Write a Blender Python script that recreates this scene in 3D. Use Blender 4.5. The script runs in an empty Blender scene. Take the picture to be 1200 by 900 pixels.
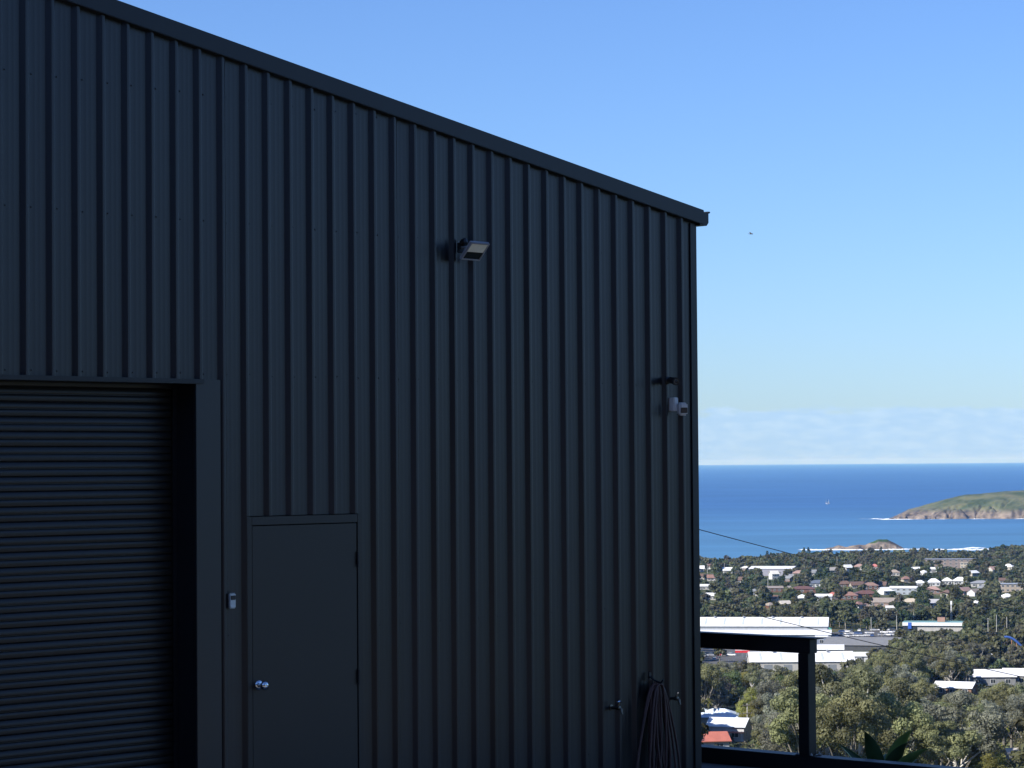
import bpy, bmesh, math, random
import numpy as np
from mathutils import Vector, Matrix

R = math.radians
scene = bpy.context.scene
COL = scene.collection

# ------------------------------------------------------------------ camera
F_PX = 3050.0                      # focal length in photograph pixels (1200 wide)
CAM = Vector((0.0, 0.0, 100.0))    # 100 m above the sea
EYE_Y = 543.0                      # picture row of the eye level
PITCH = math.atan((EYE_Y - 450.0) / F_PX)
ROLL = -0.0078
cam_d = bpy.data.cameras.new('camera')
cam_d.lens = F_PX / 1200.0 * 36.0
cam_d.sensor_width = 36.0
cam_d.clip_start = 0.1
cam_d.clip_end = 300000.0
cam = bpy.data.objects.new('camera', cam_d)
COL.objects.link(cam)
CR = Matrix.Rotation(R(90) + PITCH, 3, 'X') @ Matrix.Rotation(ROLL, 3, 'Z')
cam.location = CAM
cam.rotation_euler = CR.to_euler()
scene.camera = cam

# ------------------------------------------------------------------ sky, sun, exposure
SUN_AZ, SUN_EL = R(-120), R(35)    # azimuth measured from +Y towards +X
SKY_STRENGTH = 0.0685
world = bpy.data.worlds.new('World')
scene.world = world
world.use_nodes = True
wn, wl = world.node_tree.nodes, world.node_tree.links
wn.clear()
w_out = wn.new('ShaderNodeOutputWorld')
w_bg = wn.new('ShaderNodeBackground')
w_sky = wn.new('ShaderNodeTexSky')
w_sky.sky_type = 'NISHITA'
w_sky.sun_disc = False
w_sky.sun_elevation = SUN_EL
w_sky.sun_rotation = SUN_AZ
w_sky.altitude = 100
w_sky.air_density = 1.0
w_sky.dust_density = 0.35
w_sky.ozone_density = 2.0
w_bg.inputs['Strength'].default_value = SKY_STRENGTH
# low bank of thin cloud standing over the sea horizon, the same all the way round
w_co = wn.new('ShaderNodeTexCoord')
w_sep = wn.new('ShaderNodeSeparateXYZ')
wl.new(w_co.outputs['Generated'], w_sep.inputs[0])
w_map = wn.new('ShaderNodeMapping')
w_map.inputs['Scale'].default_value = (1, 1, 3.5)
wl.new(w_co.outputs['Generated'], w_map.inputs[0])
w_n1 = wn.new('ShaderNodeTexNoise'); w_n1.inputs['Scale'].default_value = 55; w_n1.inputs['Detail'].default_value = 4
w_n2 = wn.new('ShaderNodeTexNoise'); w_n2.inputs['Scale'].default_value = 14; w_n2.inputs['Detail'].default_value = 2
wl.new(w_map.outputs[0], w_n1.inputs['Vector']); wl.new(w_map.outputs[0], w_n2.inputs['Vector'])
def wmath(op, a, b):
    m = wn.new('ShaderNodeMath'); m.operation = op
    for i, q in enumerate((a, b)):
        if isinstance(q, (int, float)): m.inputs[i].default_value = q
        else: wl.new(q, m.inputs[i])
    return m.outputs[0]
w_top = wmath('ADD', wmath('ADD', wmath('MULTIPLY', w_n1.outputs[0], 0.012), wmath('MULTIPLY', w_n2.outputs[0], 0.012)), 0.0075)      # height of the cloud tops
w_edge = wn.new('ShaderNodeMapRange'); w_edge.interpolation_type = 'SMOOTHSTEP'
w_edge.inputs['From Min'].default_value = -0.0012; w_edge.inputs['From Max'].default_value = 0.0012
wl.new(wmath('SUBTRACT', w_top, w_sep.outputs['Z']), w_edge.inputs['Value'])
w_fac = wmath('MULTIPLY', w_edge.outputs[0], wmath('ADD', wmath('MULTIPLY', w_n2.outputs[0], 0.42), 0.58))
w_mix = wn.new('ShaderNodeMixRGB')
w_tint = wn.new('ShaderNodeMixRGB'); w_tint.blend_type = 'MULTIPLY'; w_tint.inputs[0].default_value = 1.0
w_tint.inputs[2].default_value = (0.70, 0.955, 1.46, 1)            # the camera's cool white balance
wl.new(w_sky.outputs[0], w_tint.inputs[1])
w_cc = wn.new('ShaderNodeMixRGB')                               # paler tops, bluer body
w_cc.inputs[1].default_value = (4.22, 6.30, 8.95, 1); w_cc.inputs[2].default_value = (5.0, 6.95, 9.2, 1)
w_cr = wn.new('ShaderNodeMapRange'); w_cr.inputs['From Min'].default_value = 0.40; w_cr.inputs['From Max'].default_value = 0.66
w_n3 = wn.new('ShaderNodeTexNoise'); w_n3.inputs['Scale'].default_value = 120; w_n3.inputs['Detail'].default_value = 3
wl.new(w_map.outputs[0], w_n3.inputs['Vector']); wl.new(w_n3.outputs[0], w_cr.inputs[0]); wl.new(w_cr.outputs[0], w_cc.inputs[0])
wl.new(w_cc.outputs[0], w_mix.inputs[2])
wl.new(w_fac, w_mix.inputs[0]); wl.new(w_tint.outputs[0], w_mix.inputs[1])
wl.new(w_mix.outputs[0], w_bg.inputs['Color'])
wl.new(w_bg.outputs[0], w_out.inputs['Surface'])

sun_d = bpy.data.lights.new('sun', 'SUN')
sun_d.energy = 5.0
sun_d.angle = R(0.53)
sun_d.color = (1.0, 0.95, 0.87)
sun = bpy.data.objects.new('sun', sun_d)
COL.objects.link(sun)
sdir = Vector((math.sin(SUN_AZ) * math.cos(SUN_EL), math.cos(SUN_AZ) * math.cos(SUN_EL), math.sin(SUN_EL)))
sun.rotation_euler = sdir.to_track_quat('Z', 'Y').to_euler()
sun.location = (-40, -20, 160)

scene.view_settings.view_transform = 'Standard'
scene.view_settings.look = 'None'
scene.view_settings.exposure = 0.7
scene.view_settings.gamma = 1.0
scene.view_settings.use_curve_mapping = False
scene.cycles.use_denoising = True
scene.cycles.max_bounces = 4
scene.cycles.diffuse_bounces = 2
scene.cycles.glossy_bounces = 2
scene.cycles.volume_bounces = 0
scene.cycles.transparent_max_bounces = 8
scene.cycles.caustics_reflective = False
scene.cycles.caustics_refractive = False

# ------------------------------------------------------------------ projection helpers
def ray(px, py):
    return (CR @ Vector(((px - 600.0) / F_PX, (450.0 - py) / F_PX, -1.0))).normalized()
CRT = CR.transposed()
def pix(p):
    q = CRT @ (Vector(p) - CAM)
    return 600.0 + F_PX * q.x / -q.z, 450.0 - F_PX * q.y / -q.z

PHI = math.atan((3473.0 - 600.0) / F_PX)             # wall direction against the view
D = Vector((math.sin(PHI), math.cos(PHI), 0))        # along the shed wall, away to the right
N = Vector((D.y, -D.x, 0))                           # out of the shed wall
CAM_H = 2.43
FLOOR = CAM.z - CAM_H
ZC = 20.0
CORNER = Vector(((815.7 - 600.0) / F_PX * ZC, ZC, FLOOR))
def on_wall(px, py, v=0.0):
    """(u, z) where the picture ray meets the plane v metres in front of the wall."""
    r = ray(px, py)
    t = ((CORNER + N * v) - CAM).dot(N) / r.dot(N)
    p = CAM + r * t - CORNER
    return p.dot(D), p.z
def on_line(px, py, a):
    """(v, z) where the picture ray meets the vertical plane a metres past the shed corner."""
    r = ray(px, py)
    t = ((CORNER + D * a) - CAM).dot(D) / r.dot(D)
    p = CAM + r * t - CORNER
    return p.dot(N), p.z

# ------------------------------------------------------------------ mesh helpers
def link(o, parent=None):
    COL.objects.link(o)
    if parent is not None: o.parent = parent
    return o
def tag(o, label=None, cat=None, group=None, kind=None):
    if label: o['label'] = label
    if cat: o['category'] = cat
    if group: o['group'] = group
    if kind: o['kind'] = kind
    return o
def empty(name, loc=(0, 0, 0), rz=0.0, parent=None):
    o = bpy.data.objects.new(name, None)
    o.empty_display_size = 0.3
    o.location = loc
    o.rotation_euler = (0, 0, rz)
    return link(o, parent)

class MB:
    def __init__(s): s.v, s.f, s.m = [], [], []
    def add(s, vs, fs, mi=0):
        b = len(s.v); s.v += [tuple(q) for q in vs]
        s.f += [tuple(b + i for i in f) for f in fs]; s.m += [mi] * len(fs)
        return s
    def box(s, x0, x1, y0, y1, z0, z1, mi=0):
        vs = [(x, y, z) for z in (z0, z1) for y in (y0, y1) for x in (x0, x1)]
        return s.add(vs, [(0, 2, 3, 1), (4, 5, 7, 6), (0, 1, 5, 4), (1, 3, 7, 5), (3, 2, 6, 7), (2, 0, 4, 6)], mi)
    def prism(s, poly, fn, a, b, mi=0):
        """poly of 2-D points swept from a to b; fn(p, q, t) gives the 3-D point."""
        n = len(poly)
        vs = [fn(p, q, a) for p, q in poly] + [fn(p, q, b) for p, q in poly]
        fs = [tuple(range(n))[::-1], tuple(range(n, 2 * n))] + [(i, (i + 1) % n, n + (i + 1) % n, n + i) for i in range(n)]
        return s.add(vs, fs, mi)
    def tube(s, path, r, n=8, mi=0, cap=True):
        path = [Vector(p) for p in path]
        rr = r if isinstance(r, (list, tuple)) else [r] * len(path)
        vs, fs = [], []
        up = Vector((0.13, 0.21, 1)).normalized()
        prev = None
        for i, p in enumerate(path):
            t = (path[min(i + 1, len(path) - 1)] - path[max(i - 1, 0)])
            t = t.normalized() if t.length > 1e-9 else Vector((0, 0, 1))
            if prev is None:
                a = t.cross(up if abs(t.dot(up)) < 0.95 else Vector((1, 0, 0))).normalized()
            else:
                a = (prev - t * prev.dot(t)).normalized()
            prev = a
            b = t.cross(a)
            for k in range(n):
                w = 2 * math.pi * k / n
                vs.append(p + (a * math.cos(w) + b * math.sin(w)) * rr[i])
        for i in range(len(path) - 1):
            for k in range(n):
                fs.append((i * n + k, i * n + (k + 1) % n, (i + 1) * n + (k + 1) % n, (i + 1) * n + k))
        if cap:
            fs.append(tuple(range(n))[::-1]); fs.append(tuple((len(path) - 1) * n + k for k in range(n)))
        return s.add(vs, fs, mi)
    def lathe(s, prof, origin, axis, n=20, mi=0):
        """prof: (distance along axis, radius)"""
        o = Vector(origin); ax = Vector(axis).normalized()
        a = ax.orthogonal().normalized(); b = ax.cross(a)
        vs, fs = [], []
        for h, r in prof:
            for k in range(n):
                w = 2 * math.pi * k / n
                vs.append(o + ax * h + (a * math.cos(w) + b * math.sin(w)) * max(r, 1e-5))
        for i in range(len(prof) - 1):
            for k in range(n):
                fs.append((i * n + k, i * n + (k + 1) % n, (i + 1) * n + (k + 1) % n, (i + 1) * n + k))
        fs.append(tuple(range(n))[::-1]); fs.append(tuple((len(prof) - 1) * n + k for k in range(n)))
        return s.add(vs, fs, mi)
    def mesh(s, name, mats, smooth=False, bevel=0.0, angle=40):
        me = bpy.data.meshes.new(name)
        me.from_pydata(s.v, [], s.f)
        for m in (mats if isinstance(mats, (list, tuple)) else [mats]): me.materials.append(m)
        me.polygons.foreach_set('material_index', s.m)
        bm = bmesh.new(); bm.from_mesh(me)
        bmesh.ops.recalc_face_normals(bm, faces=bm.faces)
        if bevel > 0:
            ed = [e for e in bm.edges if len(e.link_faces) == 2 and e.calc_face_angle(0) > R(30)]
            bmesh.ops.bevel(bm, geom=ed, offset=bevel, segments=2, affect='EDGES', clamp_overlap=True)
        bm.to_mesh(me); bm.free()
        if smooth or bevel > 0:
            me.shade_smooth()
            me.set_sharp_from_angle(angle=R(angle))
        me.update()
        return me
    def build(s, name, mats, parent=None, smooth=False, bevel=0.0, loc=None, rot=None, angle=40):
        o = bpy.data.objects.new(name, s.mesh(name, mats, smooth, bevel, angle))
        if loc is not None: o.location = loc
        if rot is not None: o.rotation_euler = rot
        return link(o, parent)
def inst(name, me, parent, loc=(0, 0, 0), rot=(0, 0, 0), sc=(1, 1, 1)):
    o = bpy.data.objects.new(name, me)
    o.location, o.rotation_euler, o.scale = loc, rot, sc
    return link(o, parent)

# ------------------------------------------------------------------ materials
def mat(name, col, rough=0.6, metal=0.0, var=0.15, scale=3.0, bump=0.0, bscale=20.0, spec=0.5, detail=4.0, objvar=0.0, col2=None, coat=0.0, stretch=None, rvar=0.0):
    m = bpy.data.materials.new(name); m.use_nodes = True
    nt = m.node_tree; n, l = nt.nodes, nt.links
    p = n['Principled BSDF']
    p.inputs['Roughness'].default_value = rough
    p.inputs['Metallic'].default_value = metal
    p.inputs['Specular IOR Level'].default_value = spec
    p.inputs['Coat Weight'].default_value = coat
    tc = n.new('ShaderNodeTexCoord')
    vec = tc.outputs['Object']
    if stretch:
        mp = n.new('ShaderNodeMapping'); mp.inputs['Scale'].default_value = stretch
        l.new(vec, mp.inputs[0]); vec = mp.outputs[0]
    nz = n.new('ShaderNodeTexNoise'); nz.inputs['Scale'].default_value = scale; nz.inputs['Detail'].default_value = detail
    l.new(vec, nz.inputs['Vector'])
    rp = n.new('ShaderNodeValToRGB')
    c2 = col2 if col2 else tuple(min(1, c * (1 + var)) for c in col)
    c1 = col if col2 else tuple(c * (1 - var) for c in col)
    rp.color_ramp.elements[0].position = 0.3; rp.color_ramp.elements[1].position = 0.7
    rp.color_ramp.elements[0].color = (*c1, 1); rp.color_ramp.elements[1].color = (*c2, 1)
    l.new(nz.outputs[0], rp.inputs[0])
    out = rp.outputs[0]
    if objvar > 0:
        oi = n.new('ShaderNodeObjectInfo')
        hs = n.new('ShaderNodeHueSaturation')
        mr = n.new('ShaderNodeMapRange')
        mr.inputs['To Min'].default_value = 1 - objvar; mr.inputs['To Max'].default_value = 1 + objvar
        l.new(oi.outputs['Random'], mr.inputs[0]); l.new(mr.outputs[0], hs.inputs['Value'])
        l.new(out, hs.inputs['Color']); out = hs.outputs[0]
    l.new(out, p.inputs['Base Color'])
    if rvar > 0:
        mr = n.new('ShaderNodeMapRange')
        mr.inputs['To Min'].default_value = rough - rvar; mr.inputs['To Max'].default_value = rough + rvar
        l.new(nz.outputs[0], mr.inputs[0]); l.new(mr.outputs[0], p.inputs['Roughness'])
    if bump > 0:
        bz = n.new('ShaderNodeTexNoise'); bz.inputs['Scale'].default_value = bscale; bz.inputs['Detail'].default_value = 3
        l.new(vec, bz.inputs['Vector'])
        bp = n.new('ShaderNodeBump'); bp.inputs['Strength'].default_value = bump; bp.inputs['Distance'].default_value = 0.02
        l.new(bz.outputs[0], bp.inputs['Height']); l.new(bp.outputs[0], p.inputs['Normal'])
    return m

M = {}
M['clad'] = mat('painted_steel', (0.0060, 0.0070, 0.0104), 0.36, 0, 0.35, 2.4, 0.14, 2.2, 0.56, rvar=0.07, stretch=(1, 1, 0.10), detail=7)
M['trim'] = mat('trim_steel', (0.0065, 0.0078, 0.0110), 0.42, 0, 0.15, 2.0, 0.05, 3.0, 0.42)
M['roller'] = mat('roller_steel', (0.0105, 0.0100, 0.0095), 0.38, 0, 0.2, 1.2, 0.04, 4.0, 0.42, rvar=0.05)
M['door'] = mat('door_paint', (0.0170, 0.0155, 0.0140), 0.42, 0, 0.12, 1.5, 0.03, 5.0, 0.45)
M['chrome'] = mat('chrome', (0.75, 0.75, 0.76), 0.12, 1.0, 0.05, 10)
M['galv'] = mat('galvanised', (0.42, 0.43, 0.45), 0.42, 0.8, 0.15, 30)
M['blackplastic'] = mat('black_plastic', (0.012, 0.012, 0.013), 0.45, 0, 0.2, 20)
M['greyplastic'] = mat('grey_plastic', (0.30, 0.31, 0.33), 0.45, 0, 0.08, 20)
M['whiteplastic'] = mat('white_plastic', (0.62, 0.60, 0.56), 0.5, 0, 0.06, 20)
M['ringplastic'] = mat('ring_plastic', (0.10, 0.085, 0.07), 0.45, 0, 0.1, 20)
M['lens'] = mat('dark_lens', (0.02, 0.022, 0.025), 0.12, 0, 0.1, 20)
M['diffuser'] = mat('light_diffuser', (0.88, 0.84, 0.70), 0.35, 0, 0.06, 30)
M['lockblue'] = mat('lockbox_face', (0.46, 0.51, 0.56), 0.35, 0.4, 0.1, 30)
M['hose'] = mat('hose_rubber', (0.075, 0.032, 0.024), 0.55, 0, 0.25, 8)
M['brass'] = mat('worn_brass', (0.16, 0.14, 0.11), 0.35, 0.9, 0.2, 40)
M['railsteel'] = mat('rail_paint', (0.009, 0.007, 0.007), 0.5, 0, 0.25, 6, 0.08, 30)
M['concrete'] = mat('concrete', (0.15, 0.147, 0.14), 0.85, 0, 0.16, 0.8, 0.25, 25, 0.3)
M['soffit'] = mat('dark_void', (0.02, 0.02, 0.02), 0.8)

# ------------------------------------------------------------------ terrain
_pr = [0, 0.6, 4, 10, 50, 100, 200, 320, 450, 700, 1000, 1400, 2000, 2500, 2700, 2745, 2775, 2830, 3000, 3400]
_pe = [FLOOR - 0.05, FLOOR - 1.0, FLOOR - 2.6, FLOOR - 4.5, 84, 77, 65.5, 55, 45.5, 27, 15, 9.0, 6.5, 5.0, 4.2, 2.2, 0.6, -1.5, -5, -8]
def smooth(a, b, x):
    t = np.clip((x - a) / (b - a), 0, 1); return t * t * (3 - 2 * t)
def shore(az):
    """distance of the waterline against azimuth (radians from +Y)"""
    a = np.degrees(az)
    s = np.interp(a, [-180, -120, -60, -20, 3, 4.1, 5.5, 6.6, 9.0, 10.2, 10.9, 11.6, 20, 40, 70, 110, 180],
                  [30000, 30000, 9000, 3000, 2470, 2480, 2520, 2600, 2610, 2640, 2790, 2880, 3100, 3500, 9000, 30000, 30000])
    return s + 14 * np.sin(a * 5.0) + 8 * np.sin(a * 13 + 1)
def ground(x, y):
    x = np.asarray(x, float); y = np.asarray(y, float)
    r = np.hypot(x, y); az = np.arctan2(x, y)
    s = (x - CORNER.x) * D.x + (y - CORNER.y) * D.y - 1.30
    sh = shore(az)
    rw = np.where(r > 1400, 1400 + (r - 1400) * (1375.0 / (sh - 1400)), r)
    k = smooth(60, 450, r)
    rho = np.maximum(s, 0) / 0.82 * (1 - k) + rw * k
    e = np.interp(rho, _pr, _pe)
    und = 2.2 * np.sin(x * 0.011 + 1.3) * np.sin(y * 0.008 + 0.4) + 1.0 * np.sin(x * 0.031 + y * 0.017)
    e = e + und * smooth(120, 400, r) * (1 - smooth(900, 1250, r))
    # unseen rise added behind the camera to darken the rib flanks; hills inland
    back = smooth(R(75), R(130), np.abs(az - R(15)))
    e = e + back * (smooth(24, 130, r) * 30 + smooth(300, 2500, r) * 22)
    return e
def gz(x, y): return float(ground(x, y))
_TS = np.arange(60.0, 6000.0, 2.0)
def hit(px, py):
    """first point of the ground met by a picture ray"""
    r = ray(px, py)
    k = np.argmax(CAM.z + r.z * _TS <= ground(r.x * _TS, r.y * _TS))
    p = CAM + r * float(_TS[k])
    return Vector((p.x, p.y, gz(p.x, p.y)))
def at_dist(px, d):
    """ground point at azimuth of column px, d metres ahead"""
    r = ray(px, EYE_Y); q = Vector((r.x, r.y, 0)).normalized() * d
    return Vector((q.x, q.y, gz(q.x, q.y)))

def terrain_material():
    m = bpy.data.materials.new('hill_ground'); m.use_nodes = True
    n, l = m.node_tree.nodes, m.node_tree.links
    p = n['Principled BSDF']; p.inputs['Roughness'].default_value = 0.95; p.inputs['Specular IOR Level'].default_value = 0.1
    tc = n.new('ShaderNodeTexCoord')
    a = n.new('ShaderNodeTexNoise'); a.inputs['Scale'].default_value = 0.035; a.inputs['Detail'].default_value = 8
    b = n.new('ShaderNodeTexNoise'); b.inputs['Scale'].default_value = 0.35; b.inputs['Detail'].default_value = 6
    l.new(tc.outputs['Object'], a.inputs['Vector']); l.new(tc.outputs['Object'], b.inputs['Vector'])
    ra = n.new('ShaderNodeValToRGB'); e = ra.color_ramp.elements
    e[0].position, e[0].color = 0.36, (0.040, 0.052, 0.022, 1)
    e[1].position, e[1].color = 0.66, (0.105, 0.098, 0.050, 1)
    q = e.new(0.52); q.color = (0.062, 0.076, 0.030, 1)
    q = e.new(0.78); q.color = (0.17, 0.15, 0.11, 1)
    l.new(a.outputs[0], ra.inputs[0])
    hs = n.new('ShaderNodeHueSaturation')
    mr = n.new('ShaderNodeMapRange'); mr.inputs['To Min'].default_value = 0.6; mr.inputs['To Max'].default_value = 1.4
    l.new(b.outputs[0], mr.inputs[0]); l.new(mr.outputs[0], hs.inputs['Value']); l.new(ra.outputs[0], hs.inputs['Color'])
    # pale beach sand near sea level
    sp = n.new('ShaderNodeSeparateXYZ'); l.new(tc.outputs['Object'], sp.inputs[0])
    sr = n.new('ShaderNodeMapRange'); sr.inputs['From Min'].default_value = 2.6; sr.inputs['From Max'].default_value = 1.8
    l.new(sp.outputs['Z'], sr.inputs[0])
    mx = n.new('ShaderNodeMixRGB'); mx.inputs[2].default_value = (0.52, 0.46, 0.36, 1)
    l.new(sr.outputs[0], mx.inputs[0]); l.new(hs.outputs[0], mx.inputs[1]); l.new(mx.outputs[0], p.inputs['Base Color'])
    return m
def build_terrain():
    fine = np.arange(R(-6), R(20), R(0.22))
    coarse = np.concatenate([np.arange(R(20), R(354), R(4))])
    azs = np.concatenate([fine, coarse]); na = len(azs)
    base = np.concatenate([[2, 8, 14, 17, 19, 20, 21, 22, 23, 24, 25, 26, 28, 30, 34, 40, 48, 58, 70, 85, 100, 120, 145, 170, 200, 230, 260],
                           np.arange(290, 1400, 30), np.arange(1400, 2380, 55)])
    rel = np.array([0.92, 0.93, 0.945, 0.96, 0.975, 0.985, 0.993, 1.0, 1.008, 1.02, 1.05, 1.12, 1.3])
    vs = []
    sh = shore(np.where(azs > math.pi, azs - 2 * math.pi, azs))
    rings = [np.full(na, q) for q in base] + [np.maximum(2395 + 10 * i, sh * q) for i, q in enumerate(rel)]
    for rr in rings:
        x, y = np.sin(azs) * rr, np.cos(azs) * rr
        vs.append(np.stack([x, y, ground(x, y)], 1))
    V = np.concatenate(vs); nr = len(rings)
    F = []
    for i in range(nr - 1):
        for k in range(na):
            k2 = (k + 1) % na
            F.append((i * na + k, i * na + k2, (i + 1) * na + k2, (i + 1) * na + k))
    F.append(tuple(range(na)))
    b = MB(); b.v = [tuple(v) for v in V]; b.f = F; b.m = [0] * len(F)
    o = b.build('hill_ground', terrain_material(), smooth=True, angle=180)
    tag(o, 'green hillside falling away to the coastal town and shore', kind='structure')
build_terrain()

# ------------------------------------------------------------------ sea
def sea_material():
    m = bpy.data.materials.new('sea_water'); m.use_nodes = True
    n, l = m.node_tree.nodes, m.node_tree.links
    p = n['Principled BSDF']
    p.inputs['Roughness'].default_value = 0.55; p.inputs['Specular IOR Level'].default_value = 0.22
    tc = n.new('ShaderNodeTexCoord')
    mp = n.new('ShaderNodeMapping'); mp.inputs['Scale'].default_value = (0.0006, 0.0022, 1)
    l.new(tc.outputs['Object'], mp.inputs[0])
    a = n.new('ShaderNodeTexNoise'); a.inputs['Scale'].default_value = 1.6; a.inputs['Detail'].default_value = 8; a.inputs['Roughness'].default_value = 0.62
    l.new(mp.outputs[0], a.inputs['Vector'])
    # shoaling water is paler near the coast
    ln = n.new('ShaderNodeVectorMath'); ln.operation = 'LENGTH'; l.new(tc.outputs['Object'], ln.inputs[0])
    dr = n.new('ShaderNodeMapRange'); dr.inputs['From Min'].default_value = 2450; dr.inputs['From Max'].default_value = 6500
    dr.interpolation_type = 'SMOOTHSTEP'
    l.new(ln.outputs['Value'], dr.inputs[0])
    c = n.new('ShaderNodeMixRGB'); c.inputs[1].default_value = (0.066, 0.178, 0.315, 1); c.inputs[2].default_value = (0.032, 0.104, 0.260, 1)
    l.new(dr.outputs[0], c.inputs[0])
    hs = n.new('ShaderNodeHueSaturation')
    mr = n.new('ShaderNodeMapRange'); mr.inputs['From Min'].default_value = 0.3; mr.inputs['From Max'].default_value = 0.7
    mr.inputs['To Min'].default_value = 0.78; mr.inputs['To Max'].default_value = 1.22
    l.new(a.outputs[0], mr.inputs[0]); l.new(mr.outputs[0], hs.inputs['Value']); l.new(c.outputs[0], hs.inputs['Color'])
    l.new(hs.outputs[0], p.inputs['Base Color'])
    return m
b = MB()
rings = [600, 2600, 3200, 4000, 6000, 10000, 20000, 40000, 80000]
na = 96
for rr in rings:
    for k in range(na):
        w = 2 * math.pi * k / na; b.v.append((rr * math.sin(w), rr * math.cos(w), 0.0))
for i in range(len(rings) - 1):
    for k in range(na):
        b.f.append((i * na + k, i * na + (k + 1) % na, (i + 1) * na + (k + 1) % na, (i + 1) * na + k)); b.m.append(0)
b.f.append(tuple(range(na))); b.m.append(0)
tag(b.build('sea_water', sea_material()), 'deep blue sea reaching to the horizon', kind='structure')


# ------------------------------------------------------------------ the shed
RZ = R(90) - PHI
PITCHR = 0.19034
RIB0 = -6.29095                     # where the top of a rib begins
RIB_H, RIB_W, RIB_T = 0.029, 0.020, 0.026
HALF = 7.2                          # half the gable width
SLOPE = 0.162
LEFT = -2 * HALF
DEPTH = 22.0
def roof_z(u):
    return 4.266 + SLOPE * (-u if u > -HALF else u + 2 * HALF)
shed = empty('metal_shed', CORNER, RZ)
tag(shed, 'large dark ribbed steel shed with roller door and sloping roof edge', 'shed')

def rib_profile(a, b):
    """(u, out) points of the rib cladding between a and b"""
    pts = []
    r = 0.0022
    n0 = int(math.floor((a - RIB0) / PITCHR)) - 1
    n1 = int(math.ceil((b - RIB0) / PITCHR)) + 1
    for n in range(n0, n1 + 1):
        u = RIB0 + n * PITCHR
        def corner(cx, cy, din, dout):
            for k in (0, 1, 2, 3):
                t = k / 3.0
                p0 = (cx - din[0] * 0.005, cy - din[1] * 0.005); p2 = (cx + dout[0] * 0.005, cy + dout[1] * 0.005)
                q = ((1 - t) ** 2 * p0[0] + 2 * t * (1 - t) * cx + t * t * p2[0], (1 - t) ** 2 * p0[1] + 2 * t * (1 - t) * cy + t * t * p2[1])
                pts.append(q)
        L = math.hypot(RIB_W, RIB_H); fx, fy = RIB_W / L, RIB_H / L
        corner(u - RIB_W, 0, (1, 0), (fx, fy))
        corner(u, RIB_H, (fx, fy), (1, 0))
        corner(u + RIB_T, RIB_H, (1, 0), (fx, -fy))
        corner(u + RIB_T + RIB_W, 0, (fx, -fy), (1, 0))
        # two shallow stiffening flutes in the pan
        pan0, pan1 = u + RIB_T + RIB_W, u + PITCHR - RIB_W
        for c in (0.36, 0.66):
            m = pan0 + (pan1 - pan0) * c
            pts.extend([(m - 0.009, 0), (m - 0.003, 0.0006), (m + 0.003, 0.0006), (m + 0.009, 0)])
    return [p for p in pts if a < p[0] < b]

OPEN = [(-9.05, -4.790, 2.972), (-4.575, -3.572, 2.105)]     # roller door, personnel door
rng = random.Random(5)
def cladding(a, b):
    cuts = sorted({a, b} | {q for o in OPEN for q in o[:2] if a < q < b})
    mb = MB()
    for c0, c1 in zip(cuts[:-1], cuts[1:]):
        mid = 0.5 * (c0 + c1)
        zb = -0.04
        for o in OPEN:
            if o[0] < mid < o[1]: zb = o[2]
        prof = rib_profile(c0, c1)
        def oy(u):
            w = rib_profile(u - 0.2, u + 0.2)
            return float(np.interp(u, [q[0] for q in w], [q[1] for q in w]))
        prof = [(c0, oy(c0))] + prof + [(c1, oy(c1))]
        zs = [zb] + [z for z in (1.0, 2.0, 3.0, 4.0) if z > zb + 0.05]
        vs, fs = [], []
        nz_ = len(zs) + 1
        for u, v in prof:
            zt = roof_z(u) + 0.035
            for z in zs: vs.append((u, -v, min(z, zt)))
            vs.append((u, -v, zt))
        for i in range(len(prof) - 1):
            for j in range(nz_ - 1):
                fs.append((i * nz_ + j, (i + 1) * nz_ + j, (i + 1) * nz_ + j + 1, i * nz_ + j + 1))
        mb.add(vs, fs)
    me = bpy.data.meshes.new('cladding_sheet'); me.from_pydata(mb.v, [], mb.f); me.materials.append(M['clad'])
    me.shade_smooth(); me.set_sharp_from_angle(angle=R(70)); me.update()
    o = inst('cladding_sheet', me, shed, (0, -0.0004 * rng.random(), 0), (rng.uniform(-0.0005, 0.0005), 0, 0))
SHEETW = 4 * PITCHR
e0 = RIB0 + 0.006 + 36 * PITCHR
edges = [-0.034]
k = 32
while True:
    u = RIB0 + RIB_T + 0.002 + k * PITCHR
    if u < LEFT: edges.append(LEFT); break
    edges.append(u); k -= 4
edges = edges[::-1]
for a, b_ in zip(edges[:-1], edges[1:]):
    if b_ - a > 0.03: cladding(a, b_)

# barge capping along the gable, corner flashing, gutter
def slope_strip(name, u0, u1, zlo, zhi, y0, y1, m):
    q = MB()
    q.add([(u0, y0, roof_z(u0) + zlo), (u1, y0, roof_z(u1) + zlo), (u1, y1, roof_z(u1) + zlo), (u0, y1, roof_z(u0) + zlo),
           (u0, y0, roof_z(u0) + zhi), (u1, y0, roof_z(u1) + zhi), (u1, y1, roof_z(u1) + zhi), (u0, y1, roof_z(u0) + zhi)],
          [(0, 1, 2, 3), (4, 7, 6, 5), (0, 4, 5, 1), (1, 5, 6, 2), (2, 6, 7, 3), (3, 7, 4, 0)])
    return q.build(name, m, shed, bevel=0.004)
slope_strip('barge_capping', -HALF, 0.058, 0.0, 0.113, -0.052, 0.16, M['trim'])
slope_strip('barge_capping', LEFT - 0.05, -HALF - 0.003, 0.0, 0.113, -0.050, 0.16, M['trim'])
q = MB()
q.prism([(-0.070, 0.004), (-0.070, -0.015), (0.007, -0.015), (0.007, 0.080), (-0.001, 0.080), (-0.001, 0.004)], lambda x, y, z: (x, y, z), -0.04, 4.262)
q.build('corner_flashing', M['trim'], shed, bevel=0.003)
q = MB()
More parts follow.
